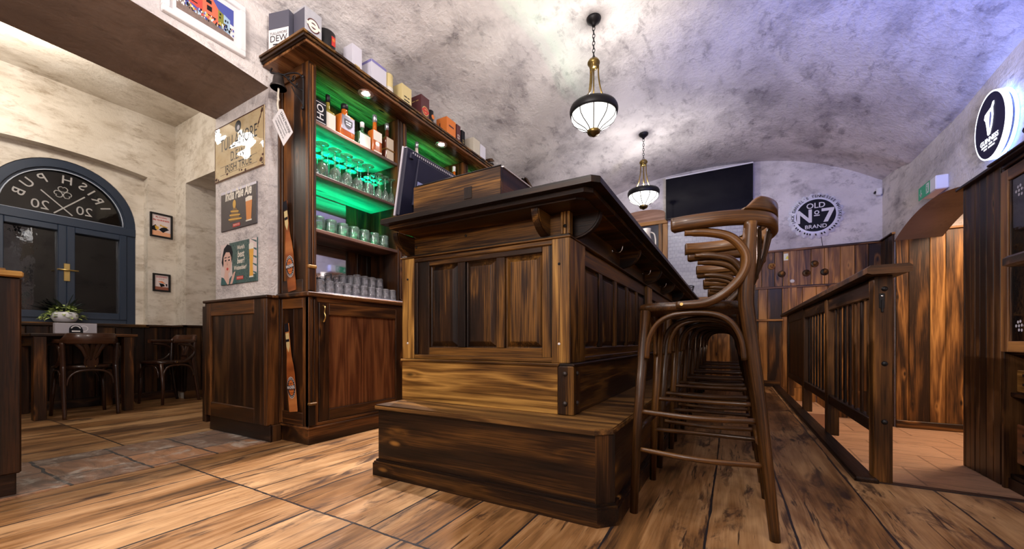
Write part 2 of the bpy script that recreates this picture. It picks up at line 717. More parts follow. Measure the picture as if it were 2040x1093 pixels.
def floor_wood(name):
    m, nt, b = mat_new(name)
    h = NT(nt)
    tc = h.n('ShaderNodeTexCoord').outputs['Object']
    xyz = h.sep(tc)
    wob = h.noise(h.vmath('MULTIPLY', tc, (2.0, 1.2, 1)), 1.0, 2)
    x = h.math('MULTIPLY_ADD', h.math('SUBTRACT', wob, 0.5), 0.03, xyz[0])
    y = xyz[1]
    # boards run along Y; a butt joint crosses the whole room at one line, each side has its own boards
    jy = h.math('MULTIPLY_ADD', h.math('SUBTRACT', wob, 0.5), 0.02, y)
    front = h.math('LESS_THAN', jy, 0.98)
    w0 = h.math('MULTIPLY_ADD', front, 37.3, h.math('MULTIPLY', x, 1 / 0.27))
    v1 = h.n('ShaderNodeTexVoronoi', voronoi_dimensions='1D', feature='F1')
    v1.inputs['Scale'].default_value = 1
    v1.inputs['Randomness'].default_value = 0.55
    h.put(v1.inputs['W'], w0)
    v2 = h.n('ShaderNodeTexVoronoi', voronoi_dimensions='1D', feature='DISTANCE_TO_EDGE')
    v2.inputs['Scale'].default_value = 1
    v2.inputs['Randomness'].default_value = 0.55
    h.put(v2.inputs['W'], w0)
    idc = h.sep(v1.outputs['Color'])
    seam_n = h.noise(h.vmath('MULTIPLY', tc, (30, 5, 1)), 1.0, 3)
    seam_w = h.math('MULTIPLY_ADD', seam_n, 0.040, -0.005)
    seam = h.math('LESS_THAN', v2.outputs['Distance'], seam_w)
    cross = h.math('LESS_THAN', h.math('ABSOLUTE', h.math('SUBTRACT', jy, 0.98)), h.math('MULTIPLY', seam_n, 0.009))
    g = h.comb(h.math('MULTIPLY_ADD', idc[0], 31.0, y), h.math('MULTIPLY_ADD', idc[1], 17.0, x), h.math('MULTIPLY', idc[2], 9.0))
    a = h.noise(h.vmath('MULTIPLY', g, (0.7, 7.0, 7.0)), 1.0, 2.5, 0.5, 0.5)
    ring = h.math('PINGPONG', h.math('MULTIPLY', a, 16.0), 1.0)
    fib = h.noise(h.vmath('MULTIPLY', g, (4.0, 130.0, 130.0)), 1.0, 3, 0.65)
    blo = h.noise(h.vmath('MULTIPLY', g, (0.9, 4.0, 4.0)), 1.0, 4, 0.6, 0.6)
    wear = h.noise(h.vmath('MULTIPLY', g, (2.2, 9.0, 9.0)), 1.0, 5, 0.7, 0.8)
    f = h.math('MULTIPLY', ring, 0.17)
    f = h.math('MULTIPLY_ADD', h.math('SUBTRACT', fib, 0.5), 0.42, f)
    f = h.math('MULTIPLY_ADD', h.math('SUBTRACT', blo, 0.5), 1.5, f)
    f = h.math('MULTIPLY_ADD', h.math('SUBTRACT', idc[0], 0.5), 0.28, f)
    f = h.math('ADD', f, 0.36, clamp=True)
    c = h.ramp(f, [(0.05, (0.045, 0.020, 0.006)), (0.36, (0.24, 0.115, 0.040)), (0.85, (0.57, 0.35, 0.17))])
    st = h.math('MULTIPLY', h.smooth(wear, 0.52, 0.66), 0.9)
    c = h.mix(st, c, (0.035, 0.015, 0.008))
    kv = h.n('ShaderNodeTexVoronoi')
    h.put(kv.inputs['Vector'], h.vmath('MULTIPLY', g, (1.6, 5.0, 5.0)))
    kv.inputs['Scale'].default_value = 1
    kn = h.math('MULTIPLY', h.smooth(kv.outputs['Distance'], 0.12, 0.06), h.math('GREATER_THAN', h.sep(kv.outputs['Color'])[0], 0.5))
    c = h.mix(kn, c, (0.03, 0.012, 0.006))
    crack = h.noise(h.vmath('MULTIPLY', g, (2.6, 40.0, 40.0)), 1.0, 4, 0.62, 0.7)
    c = h.mix(h.math('MULTIPLY', h.smooth(crack, 0.60, 0.67), 0.9), c, (0.022, 0.010, 0.006))
    grime = h.noise(h.vmath('MULTIPLY', tc, (1.7, 1.2, 1)), 1.0, 5, 0.65, 0.6)
    c = h.mix(h.math('MULTIPLY', h.smooth(grime, 0.50, 0.72), 0.55), c, (0.06, 0.028, 0.012))
    c = h.mix(h.math('MAXIMUM', seam, cross), c, (0.014, 0.011, 0.012))
    nt.links.new(c, b.inputs['Base Color'])
    r = h.math('MULTIPLY_ADD', wear, 0.35, 0.22)
    nt.links.new(r, b.inputs['Roughness'])
    hh = h.math('MULTIPLY_ADD', h.math('MAXIMUM', seam, cross), -1.2, h.math('MULTIPLY', f, 0.5))
    nt.links.new(h.bump(hh, 0.5, 0.004), b.inputs['Normal'])
    return m


def tiles(name, c1, c2, grout, sx, sy, rough=0.4, irregular=0.03, smear=0.5, mortar=0.006, dust=0.0, upright=False):
    m, nt, b = mat_new(name)
    h = NT(nt)
    tc = h.n('ShaderNodeTexCoord').outputs['Object']
    if upright:
        q = h.sep(tc)
        tc = h.comb(q[0], q[2], q[1])
    br = h.n('ShaderNodeTexBrick')
    br.offset = 0.5
    wv = h.vmath('ADD', tc, h.vmath('MULTIPLY', h.n('ShaderNodeTexNoise').outputs[1], (irregular, irregular, 0)))
    h.put(br.inputs['Vector'], wv)
    br.inputs['Scale'].default_value = 1
    br.inputs['Brick Width'].default_value = sx
    br.inputs['Row Height'].default_value = sy
    br.inputs['Mortar Size'].default_value = mortar
    br.inputs['Color1'].default_value = (*c1, 1)
    br.inputs['Color2'].default_value = (*c2, 1)
    br.inputs['Mortar'].default_value = (*grout, 1)
    nz = h.noise(h.vmath('MULTIPLY', tc, (2.0, 7.0, 1)), 1.5, 4, 0.6, 0.7)
    c = h.mix(h.math('MULTIPLY', h.smooth(nz, 0.4, 0.75), smear), br.outputs['Color'], tuple(x * 0.35 for x in c1))
    if dust:
        dz = h.noise(tc, 7.0, 6, 0.7, 0.4)
        c = h.mix(h.math('MULTIPLY', h.smooth(dz, 0.5, 0.68), dust), c, (0.42, 0.38, 0.33))
    nt.links.new(c, b.inputs['Base Color'])
    nt.links.new(h.math('MULTIPLY_ADD', nz, 0.3, rough - 0.15), b.inputs['Roughness'])
    nt.links.new(h.bump(h.math('MULTIPLY_ADD', br.outputs['Fac'], -0.6, h.math('MULTIPLY', nz, 2.0)), 0.5, 0.012), b.inputs['Normal'])
    return m


M_PLASTER = plaster('grey_trowelled_plaster', (0.55, 0.51, 0.51), (0.76, 0.71, 0.69), (0.14, 0.12, 0.135), 0.75, 1.0, 0.8)
M_SOFFIT = plaster('shaded_arch_plaster', (0.20, 0.145, 0.115), (0.26, 0.19, 0.15), (0.07, 0.045, 0.035), 0.6, 0.7)  # plaster darkened to brown under the arches; some of their shade is in the colour
M_CREAM = plaster('cream_trowelled_plaster', (0.62, 0.56, 0.48), (0.73, 0.68, 0.61), (0.25, 0.18, 0.11), 0.70, 1.7, 0.35)
M_FLOOR = floor_wood('old_floorboards')
M_TILE = tiles('terracotta_tiles', (0.66, 0.40, 0.24), (0.54, 0.31, 0.18), (0.33, 0.19, 0.11), 0.5, 0.5, mortar=0.008)
M_BAR = wood('dark_stained_pine', (0.006, 0.0025, 0.0015), (0.030, 0.0115, 0.003), (0.22, 0.10, 0.019), bias=-0.09, rings=6, fibre=0.45)
M_BARDK = wood('near_black_stained_pine', (0.006, 0.0025, 0.0015), (0.024, 0.009, 0.0028), (0.13, 0.055, 0.011), bias=-0.06, fibre=0.45, kcol=(0.30, 0.14, 0.03))
M_BARHONEY = wood('honey_stained_pine', (0.030, 0.012, 0.003), (0.17, 0.078, 0.016), (0.50, 0.27, 0.065), rings=14)  # a paler honey pine of its own
M_BACK = wood('reddish_stained_pine', (0.009, 0.0035, 0.0018), (0.040, 0.014, 0.004), (0.20, 0.075, 0.018), rings=7)
M_PLY = wood('figured_plywood', (0.035, 0.010, 0.004), (0.10, 0.032, 0.012), (0.20, 0.075, 0.026), rings=18, knot=0, blotch=0.5, rough=0.3)
M_STOOL = wood('bentwood_beech', (0.020, 0.0075, 0.002), (0.078, 0.031, 0.007), (0.24, 0.105, 0.022), rough=0.33, rings=4, knot=0, fibre=0.5, blotch=0.45, coat=0.15)
M_CLAD = wood('cladding_boards', (0.022, 0.009, 0.003), (0.15, 0.062, 0.015), (0.46, 0.22, 0.060), rings=8, vary=0.7, bias=0.08, blotch=0.25)
M_DCLAD = wood('dark_cladding_boards', (0.006, 0.0025, 0.0018), (0.022, 0.0085, 0.004), (0.10, 0.042, 0.013), rings=8, vary=0.5)
M_POST = wood('balustrade_post_pine', (0.016, 0.006, 0.002), (0.085, 0.034, 0.008), (0.28, 0.12, 0.028), rings=8, vary=0.1, bias=0.05)
M_CHAIR = wood('dark_mahogany_bentwood', (0.014, 0.005, 0.003), (0.045, 0.016, 0.008), (0.11, 0.042, 0.018), rough=0.28, rings=4, knot=0, fibre=0.3, blotch=0.25, coat=0.3)
M_FENCE = wood('dark_balustrade_wood', (0.006, 0.003, 0.002), (0.020, 0.008, 0.004), (0.10, 0.042, 0.012), rings=7)
M_BLACK = plain('black_iron', (0.012, 0.011, 0.013), 0.45, 0.4)
M_IRON = plain('aged_iron', (0.055, 0.045, 0.042), 0.5, 0.7, mottled=0.5)
M_BRASS = plain('brass', (0.62, 0.44, 0.16), 0.3, 1.0)
M_ABRASS = plain('aged_brass', (0.22, 0.15, 0.05), 0.35, 1.0, mottled=0.4)
M_CHROME = plain('chrome', (0.7, 0.7, 0.72), 0.15, 1.0)
M_WHITE = plain('white_paint', (0.78, 0.77, 0.78), 0.45)
M_PAPER = plain('white_card', (0.74, 0.72, 0.74), 0.7)
M_GREYP = plain('pale_grey_card', (0.42, 0.40, 0.45), 0.6)
M_INK = plain('black_ink', (0.010, 0.010, 0.015), 0.55, spec=0.15)
M_RED = plain('red_ink', (0.50, 0.03, 0.025), 0.45)
M_NAVY = plain('navy_plastic', (0.012, 0.012, 0.030), 0.4)
M_GLOW = plain('opal_lit_glass', (0.9, 0.88, 0.84), 0.3, emit=(1.0, 0.95, 0.88), strength=2.6)
M_BULB = plain('lit_lamp', (1, 1, 1), 0.3, emit=(1.0, 0.93, 0.90), strength=40.0)

# ================================================================== SETTING
XL, XLR, XR, YF = -2.735, -3.45, 1.73, 6.95      # near face of the arch wall, its far face, wall with the sign, far wall
XW = -5.85                                       # window wall of the side room
XC = (XL + XR) / 2


def ceil_z(x, y):
    u = (x - XC) / ((XR - XL) / 2)
    u = max(-1.0, min(1.0, u))
    z = 3.42 - (0.77 if u > 0 else 0.70) * abs(u) ** 2.5
    if u > 0:
        w, am = min((abs(y - c) / hf, k) for c, hf, k in ((7.2, 1.2, 0.16), (3.2, 1.7, 0.11), (-0.6, 1.8, 0.1), (-4.2, 1.8, 0.1)))
        z += am * max(0.0, u * u - w * w)
    else:
        w = min(abs(y - c) for c in (5.37, 3.24, 1.11, -1.02, -3.15, 7.5)) / 1.065
        z += 0.21 * max(0.0, u * u - w * w)
    return z


mb = MB()
mb._begin()
nx, ny = 64, 150
for j in range(ny + 1):
    yy = -4.0 + (YF + 4.0 + 0.1) * j / ny
    for i in range(nx + 1):
        xx = XL - 0.02 + (XR - XL + 0.04) * i / nx
        mb._v((xx, yy, ceil_z(xx, yy)), (xx, yy, 0))
for j in range(ny):
    for i in range(nx):
        a = j * (nx + 1) + i
        mb._f((a, a + 1, a + nx + 2, a + nx + 1), 0, True)
struct('ceiling', mb, M_PLASTER)

# floors -------------------------------------------------------------
mb = MB()
mb.box(XW - 0.2, 0.56, -4.0, YF + 0.1, -0.2, 0.0, 0)
mb.box(0.56, 2.1, -4.0, 2.50, -0.2, 0.0, 0)
struct('floor', mb, M_FLOOR)
mb = MB()
mb.box(0.56, 3.4, 2.50, YF + 0.1, -0.5, -0.38, 0)
mb.box(0.56, 1.03, 5.86, YF + 0.05, -0.40, -0.19, 0.004)
struct('floor_sunken', mb, M_TILE)
mb = MB()
mb.box(0.515, 0.605, 2.47, YF, -0.30, 0.022, 0.008)
mb.box(0.605, 2.05, 2.485, 2.53, -0.30, 0.004, 0.004)
struct('trim_1', mb, M_DCLAD)
M_STONE = tiles('worn_threshold_stone', (0.11, 0.085, 0.075), (0.40, 0.19, 0.085), (0.03, 0.03, 0.034), 0.34, 0.30, 0.5, 0.04, 0.8, mortar=0.007, dust=0.75)
mb = MB()
mb.box(-3.42, -2.70, -0.95, 1.49, -0.05, 0.004, 0)
struct('floor_threshold', mb, M_STONE)

# wall between the bar room and the side room, with its flat arch ---------
ys_arch = [-0.9 + 2.4 * i / 24 for i in range(25)]
arch_n = lambda y: 2.465 - 0.085 * ((y - 0.35) / 1.2) ** 2
arch_f = lambda y: 2.405 - 0.035 * ((y - 0.35) / 1.2) ** 2
zt = lambda y: 3.5
zero = lambda y: -0.05
mb = MB()
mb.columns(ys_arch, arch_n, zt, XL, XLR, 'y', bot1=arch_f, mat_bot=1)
mb.columns([1.5, 2.5, 4.0, 5.5, YF + 0.1], zero, zt, XL, XLR)
mb.columns([-4.0, -2.5, -0.9], zero, zt, XL, XLR)
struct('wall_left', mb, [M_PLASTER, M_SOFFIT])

# far wall
mb = MB()
mb.box(XL - 0.7, 3.4, YF, YF + 0.2, -0.5, 3.6, 0)
struct('wall_far', mb, M_PLASTER)
# wall behind the camera
mb = MB()
mb.box(XW - 0.2, 2.2, -4.2, -4.0, -0.1, 3.6, 0)
struct('wall_back', mb, M_PLASTER)

# wall with the lit sign, arched passage through it -----------------------
mb = MB()
ys_p = [4.76 + 1.76 * i / 20 for i in range(21)]
arch_p = lambda y: 2.09 - 0.15 * ((y - 5.50) / 0.9) ** 2
mb.columns([-4.0, 0.0, 2.45], zero, lambda y: 3.5, XR, 2.15)
mb.columns([2.45, 4.25], lambda y: 2.0, lambda y: 3.5, XR, 2.15)
mb.columns([4.25, 4.76], lambda y: -0.5, lambda y: 3.5, XR, 2.15)
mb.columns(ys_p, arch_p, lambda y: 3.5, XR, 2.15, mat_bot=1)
mb.columns([6.52, YF + 0.1], lambda y: -0.5, lambda y: 3.5, XR, 3.4)
mb.box(2.1, 2.15, 2.45, 4.25, -0.5, 2.0, 0)
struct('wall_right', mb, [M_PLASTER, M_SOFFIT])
mb = MB()
mb.box(3.3, 3.4, 4.0, 6.6, -0.5, 2.6, 0)
mb.box(2.15, 3.4, 3.9, 4.0, -0.5, 2.6, 0)
mb.box(2.15, 3.4, 3.9, 6.6, 2.5, 2.6, 0)
struct('wall_passage', mb, M_PLASTER)

# side room ---------------------------------------------------------------
WY, WR, WZ, SILL = 1.262, 0.535, 1.950, 0.86
WS = 0.575 / 0.535                 # the fanlight is a little taller than half a circle
RY = 1.205
rec = lambda y: 2.60 - 0.05 * ((y - RY) / 0.66) ** 2
mb = MB()
ys_r = [RY - 0.66 + 1.32 * i / 16 for i in range(17)]
mb.columns([-4.0, -1.5, RY - 0.66], zero, lambda y: 3.4, XW, XW - 0.12)
mb.columns([RY + 0.66, 2.12], zero, lambda y: 3.4, XW, XW - 0.12)
mb.columns(ys_r, rec, lambda y: 3.4, XW, XW - 0.12)
mb.columns([RY - 0.66, RY + 0.66], zero, lambda y: SILL, XW, XW - 0.12)
hole = lambda y: WZ + WS * math.sqrt(max(0, WR * WR - (y - WY) ** 2))
ys_h = [WY - WR * math.cos(PI * i / 28) for i in range(29)]
xi, xo = XW - 0.12, XW - 0.36
mb.columns(ys_h, hole, lambda y: 3.4, xi, xo)
mb.columns([-4.0, WY - WR], zero, lambda y: 3.4, xi, xo)
mb.columns([WY + WR, 2.12], zero, lambda y: 3.4, xi, xo)
mb.columns([WY - WR, WY + WR], zero, lambda y: SILL, xi, xo)
struct('wall_window', mb, M_CREAM)
mb = MB()
mb.box(XW - 0.36, -5.58, 2.12, 3.5, -0.1, 3.4, 0)
mb.box(-5.58, XLR, 2.12, 3.0, 2.52, 3.4, 0)
mb.box(-5.58, XLR, 3.4, 3.5, -0.1, 3.4, 0)
struct('wall_side_room', mb, M_CREAM)
mb = MB()
mb.box(XW - 0.36, XLR, -4.0, 3.5, 3.25, 3.4, 0)
struct('ceiling_side_room', mb, M_CREAM)


# panelling of boards -------------------------------------------------------
def boards(mb, a0, a1, z0, z1, face, axis, outward, wmin=0.10, wmax=0.18, th=0.022, gap=0.003):
    """vertical boards: axis 'x' or 'y' is the running direction, FACE the coordinate of the wall, OUTWARD +1/-1."""
    a = a0
    while a < a1 - 1e-4:
        w = min(RND.uniform(wmin, wmax), a1 - a)
        if a1 - a - w < 0.04:
            w = a1 - a
        t = th + RND.uniform(-0.002, 0.002)
        f0, f1 = (face, face + outward * t)
        lo, hi = min(f0, f1), max(f0, f1)
        if axis == 'x':
            mb.box(a + gap / 2, a + w - gap / 2, lo, hi, z0, z1, 0.004, grain=2)
        else:
            mb.box(lo, hi, a + gap / 2, a + w - gap / 2, z0, z1, 0.004, grain=2)
        a += w


# far wall wainscot with door rails
mb = MB()
boards(mb, 0.16, 1.72, 0.0, 1.46, YF, 'x', -1)
boards(mb, 0.61, 1.02, -0.19, -0.002, YF, 'x', -1)
boards(mb, 1.03, 1.72, -0.378, -0.002, YF, 'x', -1)
boards(mb, 0.16, 1.72, 1.46, 1.985, YF, 'x', -1)
mb.box(0.16, 1.73, YF - 0.035, YF, 1.44, 1.475, 0.004)
mb.box(0.16, 1.73, YF - 0.05, YF, 1.975, 2.005, 0.004)
mb.box(0.16, 0.64, YF - 0.06, YF, 0.965, 0.995, 0.006)
mb.box(0.16, 0.6, YF - 0.035, YF, 0.0, 0.09, 0.004)
mb.box(0.70, 0.80, YF - 0.033, YF, 1.0, 1.98, 0.004, grain=2)
mb.box(1.16, 1.21, YF - 0.033, YF, 1.0, 1.98, 0.004, grain=2)
struct('trim_2', mb, M_CLAD)
mb = MB()
boards(mb, -0.98, 0.16, 0.0, 1.34, YF, 'x', -1)
mb.box(-0.98, 0.16, YF - 0.06, YF, 1.33, 1.37, 0.005)
struct('trim_3', mb, M_CLAD)
# passage jambs and the boarded pier beside the dresser
mb = MB()
boards(mb, 1.74, 3.3, -0.30, 1.985, 6.52, 'x', -1, 0.10, 0.26)
mb.box(1.74, 3.3, 6.475, 6.52, -0.38, -0.29, 0.005)
mb.box(1.70, 3.3, 6.47, 6.52, 1.985, 2.01, 0.004)
struct('trim_4', mb, M_CLAD)
mb = MB()
boards(mb, 6.5, 6.93, -0.376, 1.985, XR, 'y', -1, 0.09, 0.14)
mb.box(XR - 0.045, XR, 6.48, 6.95, 1.985, 2.005, 0.004)
boards(mb, 4.26, 4.77, -0.376, 1.96, XR, 'y', -1, 0.05, 0.11)
mb.box(1.705, 2.1, 4.76, 4.785, -0.38, 1.96, 0.004, grain=2)
mb.box(XR - 0.06, XR + 0.05, 4.24, 4.82, 1.955, 1.98, 0.004)
struct('trim_5', mb, M_DCLAD)
# side room wainscot
mb = MB()
boards(mb, -1.5, 0.5, 0.08, 0.835, XW, 'y', 1)
boards(mb, 0.5, 1.83, 0.08, 0.82, XW, 'y', 1)
boards(mb, 1.83, 2.12, 0.08, 0.835, XW, 'y', 1)
mb.box(XW, XW + 0.04, -1.5, 2.12, 0, 0.09, 0.004)
mb.box(XW - 0.02, XW + 0.05, 1.83, 2.12, 0.835, 0.86, 0.004)
mb.box(XW - 0.02, XW + 0.05, -1.5, 0.5, 0.835, 0.86, 0.004)
boards(mb, -5.85, -5.56, 0.08, 0.835, 2.12, 'x', -1)
boards(mb, 2.12, 3.4, 0.08, 0.835, -5.58, 'y', 1)
mb.box(-5.58, -5.54, 2.10, 3.4, 0, 0.09, 0.004)
mb.box(-5.60, -5.53, 2.08, 3.4, 0.835, 0.86, 0.004)
mb.box(-5.85, -5.53, 2.07, 2.12, 0.835, 0.86, 0.004)
struct('trim_6', mb, M_DCLAD)

# window ----------------------------------------------------------------------
M_FRAME = plain('blue_grey_window_paint', (0.020, 0.032, 0.058), 0.35)
M_PANE = thin_glass('night_window_pane', (0.55, 0.58, 0.62), 0.0, rough=0.01, ior=1.7)
win = bpy.data.objects.new('window_1', None)
COL.objects.link(win)
win['kind'] = 'structure'
fx0, fx1 = XW - 0.20, XW - 0.13
mb = MB()


def arc_band(mb, r0, r1, x0, x1, zc, n=28):
    pts = circ(WY, zc, r1, n, 1, WS, 0, 180) + circ(WY, zc, r0, n, 1, WS, 180, 0)
    b = mb._begin()
    m = n + 1
    for x in (x0, x1):
        for (y, z) in pts:
            mb._v((x, y, z), (y, z, x))
    for i in range(n):
        o, q = i, 2 * m - 1 - i
        mb._f((b + o, b + o + 1, b + q - 1, b + q))
        k = 2 * m
        mb._f((b + k + o, b + k + o + 1, b + k + q - 1, b + k + q))
        mb._f((b + o, b + o + 1, b + k + o + 1, b + k + o))
        mb._f((b + q, b + q - 1, b + k + q - 1, b + k + q))


arc_band(mb, WR - 0.075, WR, fx0, fx1, WZ)
arc_band(mb, WR - 0.10, WR - 0.075, fx0, fx1 - 0.02, WZ)
mb.box(fx0, fx1, WY - WR, WY - WR + 0.075, SILL, WZ, 0.004)
mb.box(fx0, fx1, WY + WR - 0.075, WY + WR, SILL, WZ, 0.004)
mb.box(fx0, fx1 + 0.015, WY - WR, WY + WR, WZ - 0.09, WZ - 0.0, 0.006)
mb.box(fx0, fx1 - 0.002, WY - WR + 0.074, WY + WR - 0.074, SILL, SILL + 0.05, 0.004)
struct('window_frame', mb, M_FRAME, win)
for sgn in (-1, 1):
    mb = MB()
    y0, y1 = (WY - WR + 0.075, WY) if sgn < 0 else (WY, WY + WR - 0.075)
    c0, c1 = fx0 + 0.01, fx1 + 0.012
    z0, z1 = SILL + 0.05, WZ - 0.09
    mb.box(c0, c1, y0, y0 + 0.06, z0, z1, 0.005)
    mb.box(c0, c1, y1 - 0.06, y1, z0, z1, 0.005)
    mb.box(c0, c1, y0 + 0.06, y1 - 0.06, z0, z0 + 0.07, 0.005)
    mb.box(c0, c1, y0 + 0.06, y1 - 0.06, z1 - 0.06, z1, 0.005)
    struct('window_casement', mb, M_FRAME, win)
    mb = MB()
    mb.box(fx0 + 0.02, fx0 + 0.026, y0 + 0.06, y1 - 0.06, z0 + 0.07, z1 - 0.06, 0)
    struct('window_pane', mb, M_PANE, win)
mb = MB()
mb.prism(circ(WY, WZ, WR - 0.098, 28, 1, WS, 0, 180), (fx0 + 0.02, 0, 0), (0, 1, 0), (0, 0, 1), (1, 0, 0), 0.006)
struct('window_pane', mb, M_PANE, win)
# cast silver bead round the fanlight
mb = MB()
mb.tube([(fx1 - 0.015, WY + (WR - 0.1) * math.cos(PI * i / 28), WZ + WS * (WR - 0.1) * math.sin(PI * i / 28)) for i in range(29)], 0.005, 6)
mb.tube([(fx1 - 0.015, WY - WR + 0.1, WZ + 0.004), (fx1 - 0.015, WY + WR - 0.1, WZ + 0.004)], 0.005, 6)
struct('window_bead', mb, plain('pale_blue_bead', (0.45, 0.5, 0.6), 0.3), win)
# lettering stuck on the outside of the fanlight, so it reads mirrored from in here
M_LET = plain('pale_window_lettering', (0.36, 0.35, 0.35), 0.6)
mb = MB()
fo = Vector((fx0 + 0.030, WY, WZ + 0.07))
U, V, N = Vector((0, -1, 0)), Vector((0, 0, 1)), Vector((1, 0, 0))
gx_ = fx0 + 0.030
for ch_, y, z, a in (('I', 1.557, 2.140, 74), ('R', 1.500, 2.209, 55), ('I', 1.449, 2.277, 42), ('S', 1.387, 2.323, 28), ('H', 1.275, 2.348, 3), ('P', 1.110, 2.316, -28), ('U', 1.015, 2.238, -52), ('B', 0.961, 2.137, -72)):
    r = math.radians(a)
    u_ = Vector((0, -math.cos(r), math.sin(r)))
    v_ = Vector((0, math.sin(r), math.cos(r)))
    mb.text(ch_, (gx_, y, z - 0.012), u_, v_, N, size=0.118, bold=0.008)
mb.text('20', (gx_, 1.400, 2.048), U, V, N, size=0.128)
mb.text('20', (gx_, 1.093, 2.036), U, V, N, size=0.128)
for (y0, z0, y1, z1, k) in ((1.097, 2.187, 1.313, 1.984, 1), (1.184, 1.978, 1.403, 2.207, 2)):
    d = Vector((0, y1 - y0, z1 - z0)).normalized()
    w = Vector((0, -d.z, d.y)) * 0.0055
    mb._begin()
    b = len(mb.v)
    for p_, sg_ in (((y0, z0), -1), ((y1, z1), -1), ((y1, z1), 1), ((y0, z0), 1)):
        mb._v(Vector((gx_ + 0.0006 * k, p_[0], p_[1])) + w * sg_, (p_[0], p_[1], 0))
    mb._f((b, b + 1, b + 2, b + 3))
for k in range(3):
    a = math.radians(90 + 120 * k)
    pts = []
    for i in range(18):
        t_ = 2 * PI * i / 18
        rr_ = 0.033 * (1 - 0.30 * abs(math.cos(t_ / 2)) ** 6)
        lx, ly = 0.040 + rr_ * math.cos(t_) * 0.95, rr_ * math.sin(t_) * 1.05
        if abs(t_) < 0.3 or abs(t_ - 2 * PI) < 0.3:
            lx -= 0.012
        pts.append((gx_ + 0.001, 1.246 + lx * math.cos(a) - ly * math.sin(a), 2.200 + lx * math.sin(a) + ly * math.cos(a)))
    mb.tube(pts, 0.0042, 6, closed=True)
mb.tube([(gx_ + 0.001, 1.246, 2.19), (gx_ + 0.001, 1.252, 2.165), (gx_ + 0.001, 1.262, 2.145)], 0.0045, 6)
struct('window_lettering', mb, M_LET, win)
mb = MB()
mb.box(fx1 + 0.012, fx1 + 0.022, WY - 0.022, WY + 0.022, 1.29, 1.47, 0.004)
mb.tube([(fx1 + 0.02, WY, 1.40), (fx1 + 0.055, WY, 1.40)], 0.009, 10)
mb.tube([(fx1 + 0.055, WY - 0.075, 1.40), (fx1 + 0.055, WY + 0.075, 1.40)], 0.008, 10)
struct('window_handle', mb, M_BRASS, win)
mb = MB()
mb.box(XW - 0.12, XW + 0.05, RY - 0.66, RY + 0.66, SILL - 0.035, SILL + 0.0, 0.006)
struct('window_sill', mb, M_BAR, win)
# dark night outside the window: a brick house front across the street
mb = MB()
mb.box(XW - 4.0, XW - 3.8, -4, 6, -1, 5, 0)
struct('wall_street', mb, plain('night_facade', (0.05, 0.05, 0.07), 0.9, mottled=0.3))

# far wall: door, arched headboard, white tiles --------------------------------
dr = bpy.data.objects.new('door_1', None)
COL.objects.link(dr)
dr['kind'] = 'structure'
mb = MB()
mb.box(-1.62, -1.56, YF - 0.06, YF, 0, 2.64, 0.005, grain=2)
mb.box(-1.08, -1.02, YF - 0.06, YF, 0, 2.64, 0.005, grain=2)
mb.box(-1.02, -0.94, YF - 0.04, YF, 0, 2.62, 0.005, grain=2)
mb.box(-1.65, -0.94, YF - 0.07, YF, 2.62, 2.68, 0.005)
struct('door_frame', mb, M_CLAD, dr)
mb = MB()
mb.box(-1.56, -1.08, YF - 0.03, YF, 0, 2.62, 0.003)
struct('door_leaf', mb, plain('dark_glazed_door', (0.035, 0.035, 0.05), 0.25), dr)
mb = MB()
hd = [(-1.70, 2.68), (-0.98, 2.68), (-0.98, 2.80)] + [(-1.34 + 0.36 * math.cos(math.radians(a)), 2.80 + 0.09 * math.sin(math.radians(a))) for a in range(10, 180, 10)] + [(-1.70, 2.80)]
mb.prism(hd, (0, YF - 0.05, 0), (1, 0, 0), (0, 0, 1), (0, 1, 0), 0.05)
struct('trim_7', mb, wood('pale_brown_board', (0.12, 0.06, 0.035), (0.30, 0.16, 0.10), (0.48, 0.28, 0.18), knot=0.6))
mb = MB()
mb.box(-0.94, 0.16, YF - 0.02, YF, 1.37, 2.62, 0.002)
struct('trim_8', mb, tiles('white_wall_tiles', (0.40, 0.40, 0.44), (0.43, 0.43, 0.46), (0.34, 0.34, 0.38), 0.06, 0.06, 0.3, 0.0, 0.0, mortar=0.004, upright=True))

# ================================================================== BAR COUNTER
BAR = thing('bar_counter', 'long dark pine bar counter with panelled front and stepped foot bench', 'bar counter', (-1.05, 3.9, 0))
ZB = 0.355
bx1 = -0.395


def chamf(x0, x1, y0, y1, c):
    """outline with its near aisle-side corner cut off"""
    return [(x0, y0), (x1 - c, y0), (x1, y0 + c), (x1, y1), (x0, y1)]


def slab(mb, pts, z0, z1, mat=0):
    mb.prism(pts, (0, 0, z0), (1, 0, 0), (0, 1, 0), (0, 0, 1), z1 - z0, mat, swap=False)


YE = 6.5
# foot bench: long boards on front and aisle side
mb = MB()
mb.box(-1.575, -0.435, 1.405, 1.43, 0.07, 0.332, 0.003)
mb.box(-1.575, -1.55, 1.43, 1.9, 0.07, 0.332, 0.003)
mb.box(-0.415, -0.39, 1.47, YE, 0.07, 0.332, 0.003)
c0 = Vector((-0.425, 1.437, 0))
Mx = Matrix.Translation((-0.418, 1.440, 0.2)) @ Matrix.Rotation(PI / 4, 4, 'Z')
mb.box(-0.041, 0.041, -0.012, 0.012, -0.13, 0.132, 0.003, M=Mx, grain=2)
mb.box(-1.56, -0.42, 1.45, YE, 0.0, 0.33, 0)
part('bench_front', mb, M_BARDK, BAR)
mb = MB()
slab(mb, chamf(-1.592, -0.366, 1.385, YE, 0.062), 0.0, 0.062)
slab(mb, chamf(-1.588, -0.370, 1.389, YE, 0.060), 0.062, 0.070)
slab(mb, chamf(-1.582, -0.378, 1.397, YE, 0.056), 0.070, 0.079)
part('skirting', mb, M_BARDK, BAR)
mb = MB()
